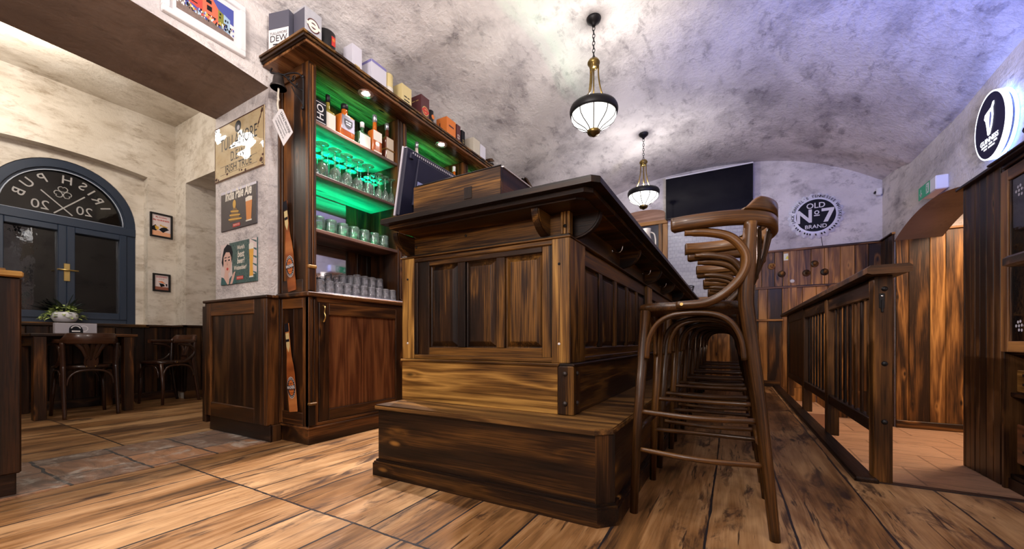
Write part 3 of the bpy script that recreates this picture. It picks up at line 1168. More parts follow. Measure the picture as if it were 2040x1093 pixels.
slab(mb, chamf(-1.585, -0.385, 1.392, YE, 0.055), 0.333, 0.349)
slab(mb, chamf(-1.582, -0.388, 1.396, YE, 0.055), 0.349, ZB)
part('bench_top', mb, wood('worn_bench_pine', (0.014, 0.006, 0.003), (0.085, 0.040, 0.012), (0.30, 0.150, 0.042)), BAR)
# riser
mb = MB()
mb.box(-1.605, -0.672, 1.60, 1.625, ZB, 0.567, 0.002)
mb.box(-1.61, -0.665, 1.592, 1.63, 0.567, 0.579, 0.004)
part('riser', mb, M_BARHONEY, BAR)
mb = MB()
mb.box(-0.62, -0.602, 1.68, YE, ZB, 0.567, 0.003)
mb.box(-0.665, -0.594, 1.60, YE, 0.567, 0.579, 0.004)
mb.box(-0.672, -0.598, 1.597, 1.69, ZB, 0.568, 0.004, grain=2)
mb.box(-1.60, -0.63, 1.62, YE, ZB, 0.567, 0)
part('riser_corner', mb, M_BAR, BAR)
for (x, y) in ((-0.635, 1.596), (-0.599, 1.645)):
    for z in (0.535, 0.405):
        mb = MB()
        ax = Matrix.Rotation(PI / 2, 4, 'X') if y < 1.6 else Matrix.Rotation(PI / 2, 4, 'Y')
        mb.lathe([(0.011, 0.0), (0.010, 0.004), (0.006, 0.008), (0.0, 0.009)], (x, y, z), 12, M=ax)
        part('bolt_head', mb, M_IRON, BAR)

# panelled body: front
zb0, zb1 = 0.579, 1.135


def raised_panel(mb, x0, x1, z0, z1, y, axis='x', out=-1, depth=0.014):
    """field panel set into a frame: sloped margin and raised centre"""
    e = 0.03
    prof = [(x0, z0, 0.0), (x0 + e, z0 + e, depth)]
    b = mb._begin()
    rings = [(x0, x1, z0, z1, 0.0), (x0 + 0.006, x1 - 0.006, z0 + 0.006, z1 - 0.006, -0.004), (x0 + e, x1 - e, z0 + e, z1 - e, depth), (x0 + e + .004, x1 - e - .004, z0 + e + .004, z1 - e - .004, depth + 0.001)]
    for (a0, a1, c0, c1, d) in rings:
        for (a, c) in ((a0, c0), (a1, c0), (a1, c1), (a0, c1)):
            p = (a, y + out * d, c) if axis == 'x' else (y + out * d, a, c)
            mb._v(p, (c, a, d))
    for i in range(len(rings) - 1):
        for k in range(4):
            l = (k + 1) % 4
            mb._f((b + 4 * i + k, b + 4 * i + l, b + 4 * i + 4 + l, b + 4 * i + 4 + k))
    n = len(rings) - 1
    mb._f([b + 4 * n + k for k in range(4)])


mb = MB()
mb.box(-1.60, -0.65, 1.66, 1.70, zb0, zb1, 0)
mb.box(-0.70, -0.665, 1.70, YE, zb0, zb1, 0)
mb.box(-1.60, -1.55, 1.70, YE, zb0, 1.26, 0)
part('carcass', mb, M_BAR, BAR)
fx = [-1.515, -1.437, -1.245, -1.197, -1.010, -0.962, -0.762, -0.712]
mb = MB()
fy0, fy1 = 1.632, 1.66
mb.box(fx[0], fx[1], fy0, fy1, zb0 + 0.02, zb1 - 0.02, 0.003, grain=2)
mb.box(fx[2], fx[3], fy0, fy1, zb0 + 0.065, zb1 - 0.05, 0.003, grain=2)
mb.box(fx[4], fx[5], fy0, fy1, zb0 + 0.065, zb1 - 0.05, 0.003, grain=2)
mb.box(fx[6], fx[7], fy0, fy1, zb0 + 0.02, zb1 - 0.02, 0.003, grain=2)
mb.box(fx[1], fx[6], fy0, fy1, zb0 + 0.0, zb0 + 0.065, 0.003)
mb.box(fx[1], fx[6], fy0, fy1, zb1 - 0.05, zb1, 0.003)
# moulding round the frame
mb.box(fx[0] - 0.02, fx[7] + 0.02, 1.622, 1.64, zb0, zb0 + 0.024, 0.006)
mb.box(fx[0] - 0.02, fx[7] + 0.02, 1.622, 1.64, zb1 - 0.024, zb1, 0.006)
mb.box(fx[0] - 0.022, fx[0] + 0.004, 1.622, 1.64, zb0 + 0.024, zb1 - 0.024, 0.006)
mb.box(fx[7] - 0.004, fx[7] + 0.022, 1.622, 1.64, zb0 + 0.024, zb1 - 0.024, 0.006)
part('front_frame', mb, M_BAR, BAR)
for a, b_ in ((1, 2), (3, 4), (5, 6)):
    mb = MB()
    raised_panel(mb, fx[a], fx[b_], zb0 + 0.065, zb1 - 0.05, 1.650)
    part('front_panel', mb, M_BAR, BAR)
# corner posts in paler pine with a routed flute
for (x0, x1) in ((-1.622, -1.535), (-0.708, -0.625)):
    mb = MB()
    mb.box(x0, x1, 1.618, 1.70, zb0, zb1, 0.003, grain=2)
    if x0 > -1:
        mb.box(-0.66, -0.622, 1.622, 1.825, zb0, zb1, 0.003, grain=2)
    p = part('corner_post', mb, M_BARHONEY, BAR)
    mb = MB()
    xc = (x0 + x1) / 2 + (0.0 if x0 < -1 else -0.005)
    mb.box(xc - 0.005, xc + 0.005, 1.6172, 1.622, 0.665, 1.02, 0.002)
    part('flute', mb, M_BARHONEY, p)
    for z in (0.665, 1.02):
        mb = MB()
        mb.lathe([(0.006, 0), (0.006, 0.002), (0, 0.0022)], (xc, 1.6175, z), 10, M=Matrix.Rotation(PI / 2, 4, 'X'))
        part('plug', mb, M_INK if z > 0.8 else M_PAPER, p)
# aisle side of the body: bays of five narrow panels between posts
py = 1.83
bay = 0
while py < YE - 0.3:
    pe = min(py + 1.57, YE - 0.06)
    mb = MB()
    n = 5
    step = (pe - py) / n
    X0, X1 = -0.668, -0.640
    mb.box(X0, X1, py, pe, zb0, zb0 + 0.065, 0.003)
    mb.box(X0, X1, py, pe, zb1 - 0.085, zb1, 0.003)
    for k in range(n + 1):
        y = py + k * step
        mb.box(X0, X1, max(py, y - 0.03), min(pe, y + 0.03), zb0 + 0.065, zb1 - 0.085, 0.003, grain=2)
    mb.box(-0.645, -0.628, py, pe, zb0, zb0 + 0.022, 0.005)
    part('side_frame', mb, M_BAR, BAR)
    for k in range(n):
        mb = MB()
        raised_panel(mb, py + k * step + 0.03, py + (k + 1) * step - 0.03, zb0 + 0.065, zb1 - 0.085, -0.655, 'y', 1)
        part('side_panel', mb, M_BAR, BAR)
    if pe < YE - 0.2:
        mb = MB()
        mb.box(-0.67, -0.622, pe, pe + 0.23, zb0, zb1, 0.003, grain=2)
        part('side_post', mb, M_BARHONEY, BAR)
    py = pe + 0.23
    bay += 1
# frieze
mb = MB()
mb.box(-1.61, -0.655, 1.645, 1.67, 1.15, 1.262, 0.002)
mb.box(-0.66, -0.640, 1.66, YE, 1.15, 1.262, 0.002)
mb.box(-1.632, -0.618, 1.612, 1.68, zb1, 1.143, 0.003)
mb.box(-1.625, -0.625, 1.618, 1.68, 1.143, 1.151, 0.003)
mb.box(-0.70, -0.618, 1.68, YE, zb1, 1.143, 0.003)
mb.box(-0.70, -0.625, 1.68, YE, 1.143, 1.151, 0.003)
part('frieze', mb, M_BAR, BAR)
mb = MB()
for k in range(3):
    mb.box(-0.667 + k * 0.014, -0.655 + k * 0.014, 1.622 - 0.001 * (k == 1), 1.66, 1.151, 1.262, 0.003, grain=2)
mb.box(-0.66, -0.626, 1.63, 1.665, 1.151, 1.262, 0.003, grain=2)
part('frieze_post', mb, M_BARHONEY, BAR)
mb = MB()
mb.lathe([(0.008, 0), (0.007, 0.004), (0, 0.006)], (-0.645, 1.62, 1.185), 10, M=Matrix.Rotation(PI / 2, 4, 'X'))
part('bolt_head', mb, M_BLACK, BAR)
for x, z in ((-1.54, 1.20), (-1.20, 1.22)):
    mb = MB()
    mb.lathe([(0.007, 0), (0.006, 0.004), (0, 0.006)], (x, 1.645, z), 10, M=Matrix.Rotation(PI / 2, 4, 'X'))
    part('bolt_head', mb, M_IRON, BAR)
# corbels: quarter-round brackets
cp = [(0.0, 0.0)] + [(-0.135 * math.sin(math.radians(a)) ** 0.8 if a else 0, -0.108 * math.cos(math.radians(a))) for a in range(0, 91, 9)]


def corbel(axis, pos):
    """quarter disc: flat top under the counter, curved below"""
    pts = [(0, 0)] + [(0.13 * math.sin(math.radians(a)), -0.108 * math.cos(math.radians(a))) for a in range(0, 91, 9)]
    for grow, th in ((0.0, 0.030), (-0.008, 0.038)):
        q = pts if grow == 0 else [(0, 0)] + [(0.122 * math.sin(math.radians(a)), -0.10 * math.cos(math.radians(a))) for a in range(0, 91, 9)]
        if axis == 'y':      # projects towards -Y at x = pos
            mb.prism(q, (pos - th / 2, 1.646, 1.255), (0, -1, 0), (0, 0, 1), (1, 0, 0), th)
        else:                # projects towards +X at y = pos
            mb.prism(q, (-0.640, pos + th / 2, 1.255), (1, 0, 0), (0, 0, 1), (0, -1, 0), th)


for x in (-1.572, -0.745):
    mb = MB()
    corbel('y', x)
    part('corbel', mb, M_BAR, BAR)
for y in (1.72, 2.58, 3.42, 4.26, 5.10, 5.94):
    mb = MB()
    corbel('x', y)
    part('corbel', mb, M_BAR, BAR)
for y in (2.50, 3.42, 4.27, 5.27):
    mb = MB()
    y -= 0.12
    mb.lathe([(0.014, 0), (0.013, 0.004), (0, 0.005)], (-0.640, y, 1.225), 12, M=Matrix.Rotation(PI / 2, 4, 'Y'))
    mb.tube(spline([(-0.638, y, 1.225), (-0.605, y, 1.212), (-0.585, y, 1.222), (-0.578, y, 1.25)], 6), 0.004, 8)
    part('coat_hook', mb, M_CHROME, BAR)
# countertop: board over an inset under-board
mb = MB()
slab(mb, chamf(-1.583, -0.435, 1.425, YE + 0.03, 0.028), 1.277, 1.300)
slab(mb, chamf(-1.580, -0.438, 1.428, YE + 0.03, 0.028), 1.300, 1.304)
part('countertop', mb, M_BAR, BAR)
mb = MB()
slab(mb, chamf(-1.555, -0.475, 1.46, YE, 0.03), 1.258, 1.277)
slab(mb, chamf(-1.53, -0.52, 1.50, YE, 0.03), 1.250, 1.258)
part('under_board', mb, M_BAR, BAR)

# wooden box screen standing on the counter ------------------------------------
t = thing('wooden_till_box', 'dark wooden box without lid standing on the near end of the counter', 'box', (-1.16, 1.64, 1.304))
mb = MB()
mb.box(-1.425, -0.905, 1.50, 1.52, 1.304, 1.462, 0.002)
part('front_board', mb, M_BAR, t)
mb = MB()
mb.box(-0.925, -0.905, 1.52, 1.85, 1.304, 1.462, 0.002)
mb.box(-1.425, -1.405, 1.52, 1.85, 1.304, 1.462, 0.002)
mb.box(-1.405, -0.925, 1.83, 1.85, 1.304, 1.40, 0.002)
part('side_board', mb, M_BACK, t)
mb = MB()
mb.box(-1.412, -0.902, 1.498, 1.506, 1.462, 1.466, 0.001)
part('rim_strip', mb, M_BLACK, t)
mb = MB()
mb.box(-0.922, -0.900, 1.52, 1.85, 1.462, 1.468, 0.001)
part('rim_strip', mb, M_PAPER, t)
mb = MB()
mb.box(-1.105, -1.06, 1.4975, 1.5005, 1.345, 1.40, 0.001)
part('dark_patch', mb, M_DCLAD, t)

# till monitor seen from behind --------------------------------------------------
t = thing('till_monitor', 'navy till monitor turned away, leaning back behind the wooden box', 'monitor', (-1.53, 1.78, 1.304))
tilt = math.atan2(0.064, 0.35)
MM = Matrix.Translation((-1.518, 1.79, 1.517)) @ Matrix.Rotation(tilt, 4, 'Y')
mb = MB()
mb.box(-0.026, -0.014, -0.285, 0.285, -0.18, 0.18, 0.005, M=MM)
part('bezel', mb, M_GREYP, t)
mb = MB()
mb.box(-0.029, -0.026, -0.26, 0.26, -0.155, 0.155, 0.001, M=MM)
part('screen', mb, M_INK, t)
mb = MB()
mb.box(-0.014, 0.012, -0.283, 0.283, -0.178, 0.178, 0.006, M=MM)
mb.box(0.010, 0.022, -0.20, 0.24, -0.10, 0.145, 0.010, M=MM)
mb.box(0.020, 0.030, -0.05, 0.20, -0.05, 0.08, 0.004, M=MM)
mb.box(0.010, 0.024, -0.262, -0.235, 0.125, 0.155, 0.006, M=MM)
part('back_shell', mb, M_NAVY, t)
mb = MB()
for k in range(30):
    y = -0.24 + k * 0.016
    mb.box(0.0115, 0.0135, y, y + 0.008, 0.155, 0.166, 0.0005, M=MM)
part('vent_grille', mb, M_GREYP, t)
mb = MB()
mb.box(0.0212, 0.0224, -0.188, -0.075, -0.105, 0.03, 0.0004, M=MM)
p = part('data_sticker', mb, plain('pale_blue_sticker', (0.30, 0.34, 0.62), 0.6), t)
mb = MB()
for k in range(6):
    mb.box(0.0222, 0.0228, -0.180, -0.10 - 0.01 * (k % 3), 0.012 - k * 0.012, 0.016 - k * 0.012, 0.0002, M=MM)
for k in range(3):
    for j in range(2):
        mb.prism(circ(-0.165 + k * 0.03, -0.075 - j * 0.016, 0.006, 10), MM @ Vector((0.0224, 0, 0)), MM.to_3x3() @ Vector((0, 1, 0)), MM.to_3x3() @ Vector((0, 0, 1)), MM.to_3x3() @ Vector((1, 0, 0)), 0.0006)
part('print', mb, M_INK, p)
mb = MB()
mb.box(-1.60, -1.44, 1.66, 1.90, 1.304, 1.316, 0.005)
mb.box(-1.535, -1.515, 1.73, 1.83, 1.312, 1.46, 0.004)
part('stand', mb, M_NAVY, t)

# small things on the counter ------------------------------------------------------
t = thing('tent_card', 'black and white folded tent card standing behind the wooden box', 'card', (-0.98, 2.3, 1.304))
mb = MB()
mb.prism([(-0.09, 0), (0.09, 0), (0.0, 0.235)], (-1.02, 2.3, 1.304), (1, 0, 0), (0, 0, 1), (0, 1, 0), 0.004)
part('dark_face', mb, M_BLACK, t)
mb = MB()
mb.prism([(-0.025, 0), (0.05, 0), (0.005, 0.24)], (-0.965, 2.292, 1.304), (1, 0, 0), (0, 0, 1), (0, 1, 0), 0.004)
part('pale_face', mb, M_PAPER, t)
mb = MB()
c = (-0.62, 3.36, 1.304)
t = thing('white_jug', 'white glazed jug on the counter edge before the far door', 'jug', c)
mb.lathe([(0.030, 0), (0.040, 0.01), (0.048, 0.09), (0.042, 0.19), (0.030, 0.25), (0.036, 0.295), (0.033, 0.295), (0.027, 0.25)], c, 24)
part('body', mb, plain('white_glaze', (0.62, 0.60, 0.58), 0.15), t)
mb = MB()
mb.tube(spline([(c[0] + 0.032, c[1], c[2] + 0.265), (c[0] + 0.062, c[1], c[2] + 0.24), (c[0] + 0.07, c[1], c[2] + 0.16), (c[0] + 0.044, c[1], c[2] + 0.11)], 6), 0.006, 8)
part('handle', mb, plain('white_glaze_handle', (0.62, 0.60, 0.58), 0.15), t)
t = thing('fruit_basket', 'small black wire basket on the far end of the counter', 'basket', (-0.56, 5.75, 1.304))
mb = MB()
for z, r in ((0.006, 0.085), (0.05, 0.10), (0.10, 0.11)):
    mb.tube([(-0.56 + r * math.cos(2 * PI * i / 20), 5.75 + r * math.sin(2 * PI * i / 20), 1.304 + z) for i in range(20)], 0.005, 6, closed=True)
for i in range(14):
    a = 2 * PI * i / 14
    mb.tube([(-0.56 + 0.085 * math.cos(a), 5.75 + 0.085 * math.sin(a), 1.31), (-0.56 + 0.11 * math.cos(a), 5.75 + 0.11 * math.sin(a), 1.404)], 0.004, 6)
part('wire_frame', mb, M_BLACK, t)
mb = MB()
mb.lathe([(0.0, 0.004), (0.085, 0.004), (0.085, 0.008), (0, 0.008)], (-0.56, 5.75, 1.304), 20)
part('bottom', mb, M_BLACK, t)
M_ORANGE = plain('orange_peel', (0.85, 0.33, 0.02), 0.45, mottled=0.12)
o0 = None
for k, (dx, dy, dz) in enumerate(((-0.035, -0.03, 0.05), (0.04, -0.01, 0.05), (-0.01, 0.045, 0.05), (-0.03, -0.01, 0.115))):
    lab = 'one of several ripe oranges heaped in the black wire basket'
    if o0 is None:
        mb = MB()
        mb.lathe([(0.0, -0.038)] + [(0.038 * math.cos(math.radians(a)), 0.037 * math.sin(math.radians(a))) for a in range(-80, 81, 16)] + [(0, 0.037)], (0, 0, 0), 18)
        o0 = solo('orange', mb, M_ORANGE, lab, 'orange', (-0.56 + dx, 5.75 + dy, 1.304 + dz), 'oranges in the wire basket', local=True)
    else:
        o = o0.copy()
        COL.objects.link(o)
        o.location = (-0.56 + dx, 5.75 + dy, 1.304 + dz)

# ================================================================== BACK BAR
BY0, BY1, BXF, BXB = 1.565, 3.92, -2.396, -2.733
BB = thing('back_bar', 'tall reddish pine back bar with lit shelves of glasses and bottles', 'back bar', (-2.56, 2.7, 0))
mb = MB()
mb.box(BXB, BXF, BY0, BY1, 0.0, 0.118, 0.004)
mb.box(BXB, BXF + 0.006, BY0 - 0.006, BY1, 0.100, 0.112, 0.003)
part('plinth', mb, M_BACK, BB)
mb = MB()
mb.box(BXB, BXF - 0.03, BY0 + 0.03, BY1, 0.118, 0.965, 0)
part('carcass', mb, M_BACK, BB)
# end panel towards the room
for z0, z1 in ((0.118, 0.965), (1.0, 2.50)):
    mb = MB()
    mb.box(BXB + 0.0, -2.690, BY0, BY0 + 0.03, z0, z1, 0.003, grain=2)
    mb.box(-2.462, BXF, BY0, BY0 + 0.03, z0, z1, 0.003, grain=2)
    mb.box(-2.69, -2.462, BY0, BY0 + 0.03, z0, z0 + 0.085, 0.003)
    mb.box(-2.69, -2.462, BY0, BY0 + 0.03, z1 - 0.07, z1, 0.003)
    mb.box(-2.712, -2.703, BY0 - 0.012, BY0 + 0.01, z0, z1, 0.003, grain=2)
    mb.box(-2.728, -2.720, BY0 - 0.008, BY0 + 0.01, z0, z1, 0.003, grain=2)
    part('end_frame', mb, M_BACK, BB)
    mb = MB()
    mb.box(-2.69, -2.576, BY0 + 0.012, BY0 + 0.03, z0 + 0.085, z1 - 0.07, 0.002, grain=2)
    mb.box(-2.576, -2.462, BY0 + 0.012, BY0 + 0.03, z0 + 0.085, z1 - 0.07, 0.002, grain=2)
    part('end_panel', mb, M_BACK, BB)
# fluted corner column with small capital blocks
mb = MB()
mb.box(-2.43, BXF, BY0, 1.62, 1.0, 2.50, 0.003, grain=2)
for k in range(3):
    mb.box(BXF - 0.002, BXF + 0.006, BY0 + 0.006 + k * 0.016, BY0 + 0.016 + k * 0.016, 1.18, 2.48, 0.003, grain=2)
mb.box(BXF - 0.002, BXF + 0.012, BY0 - 0.006, 1.605, 1.005, 1.15, 0.003, grain=2)
part('corner_column', mb, M_BACK, BB)
mb = MB()
mb.box(BXF - 0.004, BXF + 0.022, BY0 - 0.010, 1.612, 1.15, 1.172, 0.005)
part('capital_block', mb, M_BARHONEY, BB)
mb = MB()
mb.box(-2.43, BXF, BY0, 1.635, 0.118, 0.965, 0.003, grain=2)
for k in range(2):
    mb.box(BXF - 0.002, BXF + 0.007, BY0 + 0.012 + k * 0.024, BY0 + 0.026 + k * 0.024, 0.27, 0.95, 0.003, grain=2)
mb.box(BXF - 0.002, BXF + 0.010, BY0 - 0.002, 1.61, 0.125, 0.258, 0.003, grain=2)
part('base_column', mb, M_BACK, BB)
mb = MB()
mb.box(BXF - 0.004, BXF + 0.022, BY0 - 0.006, 1.614, 0.258, 0.276, 0.005)
part('capital_block', mb, M_BARHONEY, BB)
# doors
dlist = [(1.64, 2.395), (2.405, 3.155), (3.165, 3.90)]
for k, (y0, y1) in enumerate(dlist):
    mb = MB()
    x0, x1 = BXF - 0.03, BXF
    mb.box(x0, x1, y0, y0 + 0.075, 0.14, 0.935, 0.003, grain=2)
    mb.box(x0, x1, y1 - 0.075, y1, 0.14, 0.935, 0.003, grain=2)
    mb.box(x0, x1, y0 + 0.075, y1 - 0.075, 0.14, 0.215, 0.003)
    mb.box(x0, x1, y0 + 0.075, y1 - 0.075, 0.855, 0.935, 0.003)
    p = part('door', mb, M_BACK, BB)
    mb = MB()
    mb.box(x0 + 0.004, x1 - 0.014, y0 + 0.075, y1 - 0.075, 0.215, 0.855, 0, grain=2)
    part('door_panel', mb, M_PLY, p)
    mb = MB()
    hy = y0 + 0.028
    mb.tube(spline([(x1 + 0.002, hy, 0.915), (x1 + 0.022, hy, 0.900), (x1 + 0.016, hy, 0.868), (x1 + 0.026, hy, 0.840), (x1 + 0.014, hy, 0.815), (x1 + 0.002, hy, 0.805)], 5), [0.006] * 6 + [0.0045] * 14 + [0.006] * 6, 8)
    part('handle', mb, M_BRASS, p)
mb = MB()
mb.box(BXF - 0.03, BXF, 1.62, BY1, 0.935, 0.968, 0.003)
mb.box(BXF - 0.03, BXF + 0.001, 1.62, BY1, 0.118, 0.138, 0.003)
part('face_rail', mb, M_BACK, BB)
# serving ledge
mb = MB()
mb.box(BXB, BXF + 0.022, BY0 - 0.020, BY1, 0.968, 0.998, 0.006)
part('ledge', mb, M_BACK, BB)
mb = MB()
mb.box(BXB + 0.005, BXF + 0.016, 1.64, BY1, 0.998, 1.003, 0.002)
part('ledge_top', mb, plain('pale_worktop', (0.55, 0.52, 0.58), 0.25), BB)
# shelves
SH = (1.400, 1.770, 2.113)
M_SHELF = wood('shelf_pine', (0.028, 0.014, 0.010), (0.12, 0.062, 0.045), (0.26, 0.15, 0.11), rings=7)
for z in SH:
    mb = MB()
    mb.box(BXB + 0.016, BXF - 0.006, 1.595, 2.345, z, z + 0.023, 0.003)
    mb.box(BXB + 0.016, BXF - 0.006, 2.445, BY1 - 0.03, z, z + 0.023, 0.003)
    part('shelf', mb, M_SHELF, BB)
# uprights
for y0, y1 in ((2.345, 2.445), (3.235, 3.325), (BY1 - 0.04, BY1)):
    mb = MB()
    mb.box(BXB + 0.012, BXF, y0, y1, 1.003, 2.50, 0.003, grain=2)
    mb.box(BXF - 0.002, BXF + 0.008, (y0 + y1) / 2 - 0.03, (y0 + y1) / 2 - 0.012, 1.02, 2.49, 0.003, grain=2)
    mb.box(BXF - 0.002, BXF + 0.008, (y0 + y1) / 2 + 0.008, (y0 + y1) / 2 + 0.026, 1.02, 2.49, 0.003, grain=2)
    part('upright', mb, M_BACK, BB)
mb = MB()
boards(mb, 1.60, 2.10, 1.80, 2.50, BXB, 'y', 1, 0.09, 0.13, 0.012)
boards(mb, 2.10, BY1, 1.0, 2.50, BXB, 'y', 1, 0.09, 0.13, 0.012)
part('back_boards', mb, M_BACK, BB)
M_MIRROR = plain('silvered_mirror', (0.86, 0.86, 0.90), 0.01, 1.0)
mb = MB()
mb.box(BXB + 0.001, BXB + 0.011, 1.60, 2.098, 1.003, 1.765, 0.001)
part('mirror', mb, M_MIRROR, BB)
# canopy and crown moulding
mb = MB()
mb.box(BXB, -2.262, BY0 - 0.105, BY1, 2.502, 2.522, 0.003)
part('canopy_board', mb, wood('canopy_pine', (0.03, 0.011, 0.004), (0.17, 0.066, 0.022), (0.42, 0.20, 0.075), rough=0.26, rings=7), BB)
mb = MB()
for (o, z0, z1) in ((0.0, 2.515, 2.528), (0.010, 2.526, 2.540), (0.004, 2.539, 2.547), (0.016, 2.546, 2.560)):
    slab(mb, [(BXB + 0.005, BY0 - 0.115 - o), (-2.262 + o, BY0 - 0.115 - o), (-2.262 + o, BY1), (BXB + 0.005, BY1)], z0, z1)
part('crown_moulding', mb, M_BAR, BB)
M_BEAM = plain('lamp_reflector', (0.45, 0.30, 0.25), 0.25, 0.6)
for y in (1.99, 2.85, 3.62):
    mb = MB()
    mb.lathe([(0.026, 0.004), (0.033, -0.004), (0.050, -0.008), (0.057, -0.003), (0.057, 0.0)], (-2.36, y, 2.502), 14, smooth=False)
    p = part('downlight', mb, M_BEAM, BB)
    mb = MB()
    mb.lathe([(0.0, -0.002), (0.026, -0.002), (0.026, 0.0), (0, 0.0)], (-2.36, y, 2.500), 16)
    part('lamp_lens', mb, M_BULB, p)
# green light strips fixed along the rear of the compartments, with their light
M_STRIP = plain('green_light_strip', (0.05, 0.6, 0.35), 0.4, emit=(0.0, 1.0, 0.42), strength=1.2)
GREEN = (0.0, 1.0, 0.45)
for (y0, y1) in ((1.60, 2.345), (2.445, 3.235), (3.325, 3.88)):
    for z, pw in ((1.815, 13.0), (1.4255, 9.0), (2.1375, 1.5)):
        y0_ = y0
        mb = MB()
        xs_ = -2.602
        mb.box(xs_ - 0.0035, xs_ + 0.0035, y0_ + 0.02, y1 - 0.02, z - 0.001, z + 0.005, 0.001)
        part('light_strip', mb, M_STRIP, BB)
        light('green_strip_glow', 'AREA', (xs_, (y0 + y1) / 2, z + 0.009), pw * (y1 - y0) / 0.75, GREEN, y1 - y0 - 0.06, 0.01,
              target=(xs_ + 0.001, (y0 + y1) / 2, z + 0.5), spread=1.35)

# ------------------------------------------------------------------ glasses
M_GLASSW = thin_glass('stemware_glass', (0.95, 0.99, 0.97), 0.09, (0.8, 1.0, 0.93))  # clear glass; some of the strips' green light is put into its tint
M_GLASST = thin_glass('tumbler_glass', (0.90, 0.97, 0.93), 0.12, (0.7, 1.0, 0.85))  # clear glass too, tinted more strongly with the green strip light


def wine_mesh(h, rb, rf):
    mb = MB()
    hb = h * 0.46
    prof = [(rb * 0.78, 0.0), (rb * 0.95, hb * 0.25), (rb, hb * 0.5), (rb * 0.9, hb * 0.75), (rb * 0.5, hb * 0.95), (0.006, hb * 1.04), (0.0038, hb * 1.15), (0.0036, h * 0.9), (0.006, h * 0.955), (rf * 0.5, h * 0.975), (rf, h * 0.992), (rf, h), (0.0, h * 0.992)]
    mb.lathe(prof, (0, 0, 0), 20)
    return mb


ws = None
zs2 = SH[1] + 0.0235
wine_y = (1.70, 1.80, 1.895, 1.992, 2.089)
for r in range(3):
    for k, y in enumerate(wine_y):
        lab = 'large stemmed wine glass upside down among its like on the green-lit middle shelf'
        loc = (-2.452 - r * 0.1, y + (0.012 if r % 2 else 0), zs2)
        if ws is None:
            ws = solo('wine_glass', wine_mesh(0.232, 0.040, 0.045), M_GLASSW, lab, 'wine glass', loc, 'large wine glasses on the middle shelf', local=True)
        else:
            o = ws.copy()
            COL.objects.link(o)
            o.location = loc
ss = None
for r in range(4):
    for k, y in enumerate((2.180, 2.245, 2.310)):
        lab = 'small stemmed glass upside down at the end of the green-lit middle shelf'
        loc = ((-2.438, -2.502, -2.566, -2.638)[r], y, zs2)
        if ss is None:
            ss = solo('liqueur_glass', wine_mesh(0.20, 0.027, 0.031), M_GLASSW, lab, 'stemmed glass', loc, 'small stemmed glasses on the middle shelf', local=True)
        else:
            o = ss.copy()
            COL.objects.link(o)
            o.location = loc


def tumbler_mesh(h, r0, r1, facets=0):
    nn = facets or 20
    mb = MB()
    t = 0.003
    prof = [(r1 - 0.004, 0.0), (r1, 0.003), (r1, h * 0.30), (r1 * .97, h * 0.36), (r0, h * 0.62), (r0, h * 0.9), (r0 * 0.93, h * 0.985), (r0 * 0.8, h), (0.0, h * 0.985)]
    mb.lathe(prof, (0, 0, 0), nn, smooth=not facets)
    mb.lathe([(r1 - 0.004, 0.001), (r1 - t, h * 0.30), (r0 - t, h * 0.62), (r0 - t, h * 0.85), (0, h * 0.86)], (0, 0, 0), 16)
    return mb


tb = None
for r in range(2):
    for k in range(7):
        lab = 'thick tumbler upside down in the front row of the lower green-lit shelf' if r == 0 else 'thick tumbler upside down in the rear row of the lower green-lit shelf'
        loc = (-2.446 - r * 0.105, 1.668 + k * 0.0945, SH[0] + 0.0235)
        if tb is None:
            tb = solo('tumbler', tumbler_mesh(0.095, 0.039, 0.041), M_GLASST, lab, 'tumbler', loc, 'front row of tumblers', local=True)
        else:
            o = tb.copy()
            COL.objects.link(o)
            o.location = loc
            o['label'] = lab
            o['group'] = 'front row of tumblers' if r == 0 else 'rear row of tumblers'
M_GLASSC = thin_glass('clear_shot_glass', (0.97, 0.97, 0.99), 0.15, (0.95, 0.95, 1.0))
cg = None
lows = [(r, k) for r in range(4) for k in range(10)]
for r, k in lows:
    lab = 'small clear glass upside down in the bottom layer on the serving ledge'
    loc = (-2.425 - r * 0.071, 1.665 + k * 0.0715, 1.0035)
    if cg is None:
        cg = solo('clear_glass', tumbler_mesh(0.088, 0.028, 0.032, 9), M_GLASSC, lab, 'glass', loc, 'clear glasses on the ledge', local=True)
    else:
        o = cg.copy()
        COL.objects.link(o)
        o.location = loc
for r, k in [(r, k) for r in (1, 2, 3) for k in range(3, 9)]:
    if k + r < 6:
        continue
    o = cg.copy()
    COL.objects.link(o)
    o.location = (-2.425 - r * 0.071, 1.665 + k * 0.0715, 1.0035 + 0.0885)
    o['label'] = 'small clear glass stacked on top of the others on the serving ledge'
    o['group'] = 'upper layer of clear glasses'

# ------------------------------------------------------------------ bottles
M_AMBER = plain('amber_spirit', (0.72, 0.17, 0.02), 0.12, coat=0.6)
M_AMBER.node_tree.nodes['Principled BSDF'].inputs['Transmission Weight'].default_value = 0.35
M_DKGREEN = plain('dark_green_glass', (0.03, 0.10, 0.04), 0.12, coat=0.6)
M_OLIVE = plain('olive_spirit_glass', (0.28, 0.22, 0.04), 0.14, coat=0.6)
M_DKRED = plain('dark_red_spirit', (0.10, 0.022, 0.012), 0.12, coat=0.6)
M_CLEARB = plain('pale_bottle_glass', (0.65, 0.55, 0.5), 0.1, coat=0.6)
M_LABEL = plain('cream_label', (0.80, 0.75, 0.66), 0.6)
M_LABELG = plain('grey_label', (0.12, 0.115, 0.15), 0.5)
M_STEEL = plain('foil_cap', (0.55, 0.55, 0.62), 0.25, 0.8)
ZS3 = SH[2] + 0.0235
NX, NYV, NZV = Vector((1, 0, 0)), Vector((0, 1, 0)), Vector((0, 0, 1))


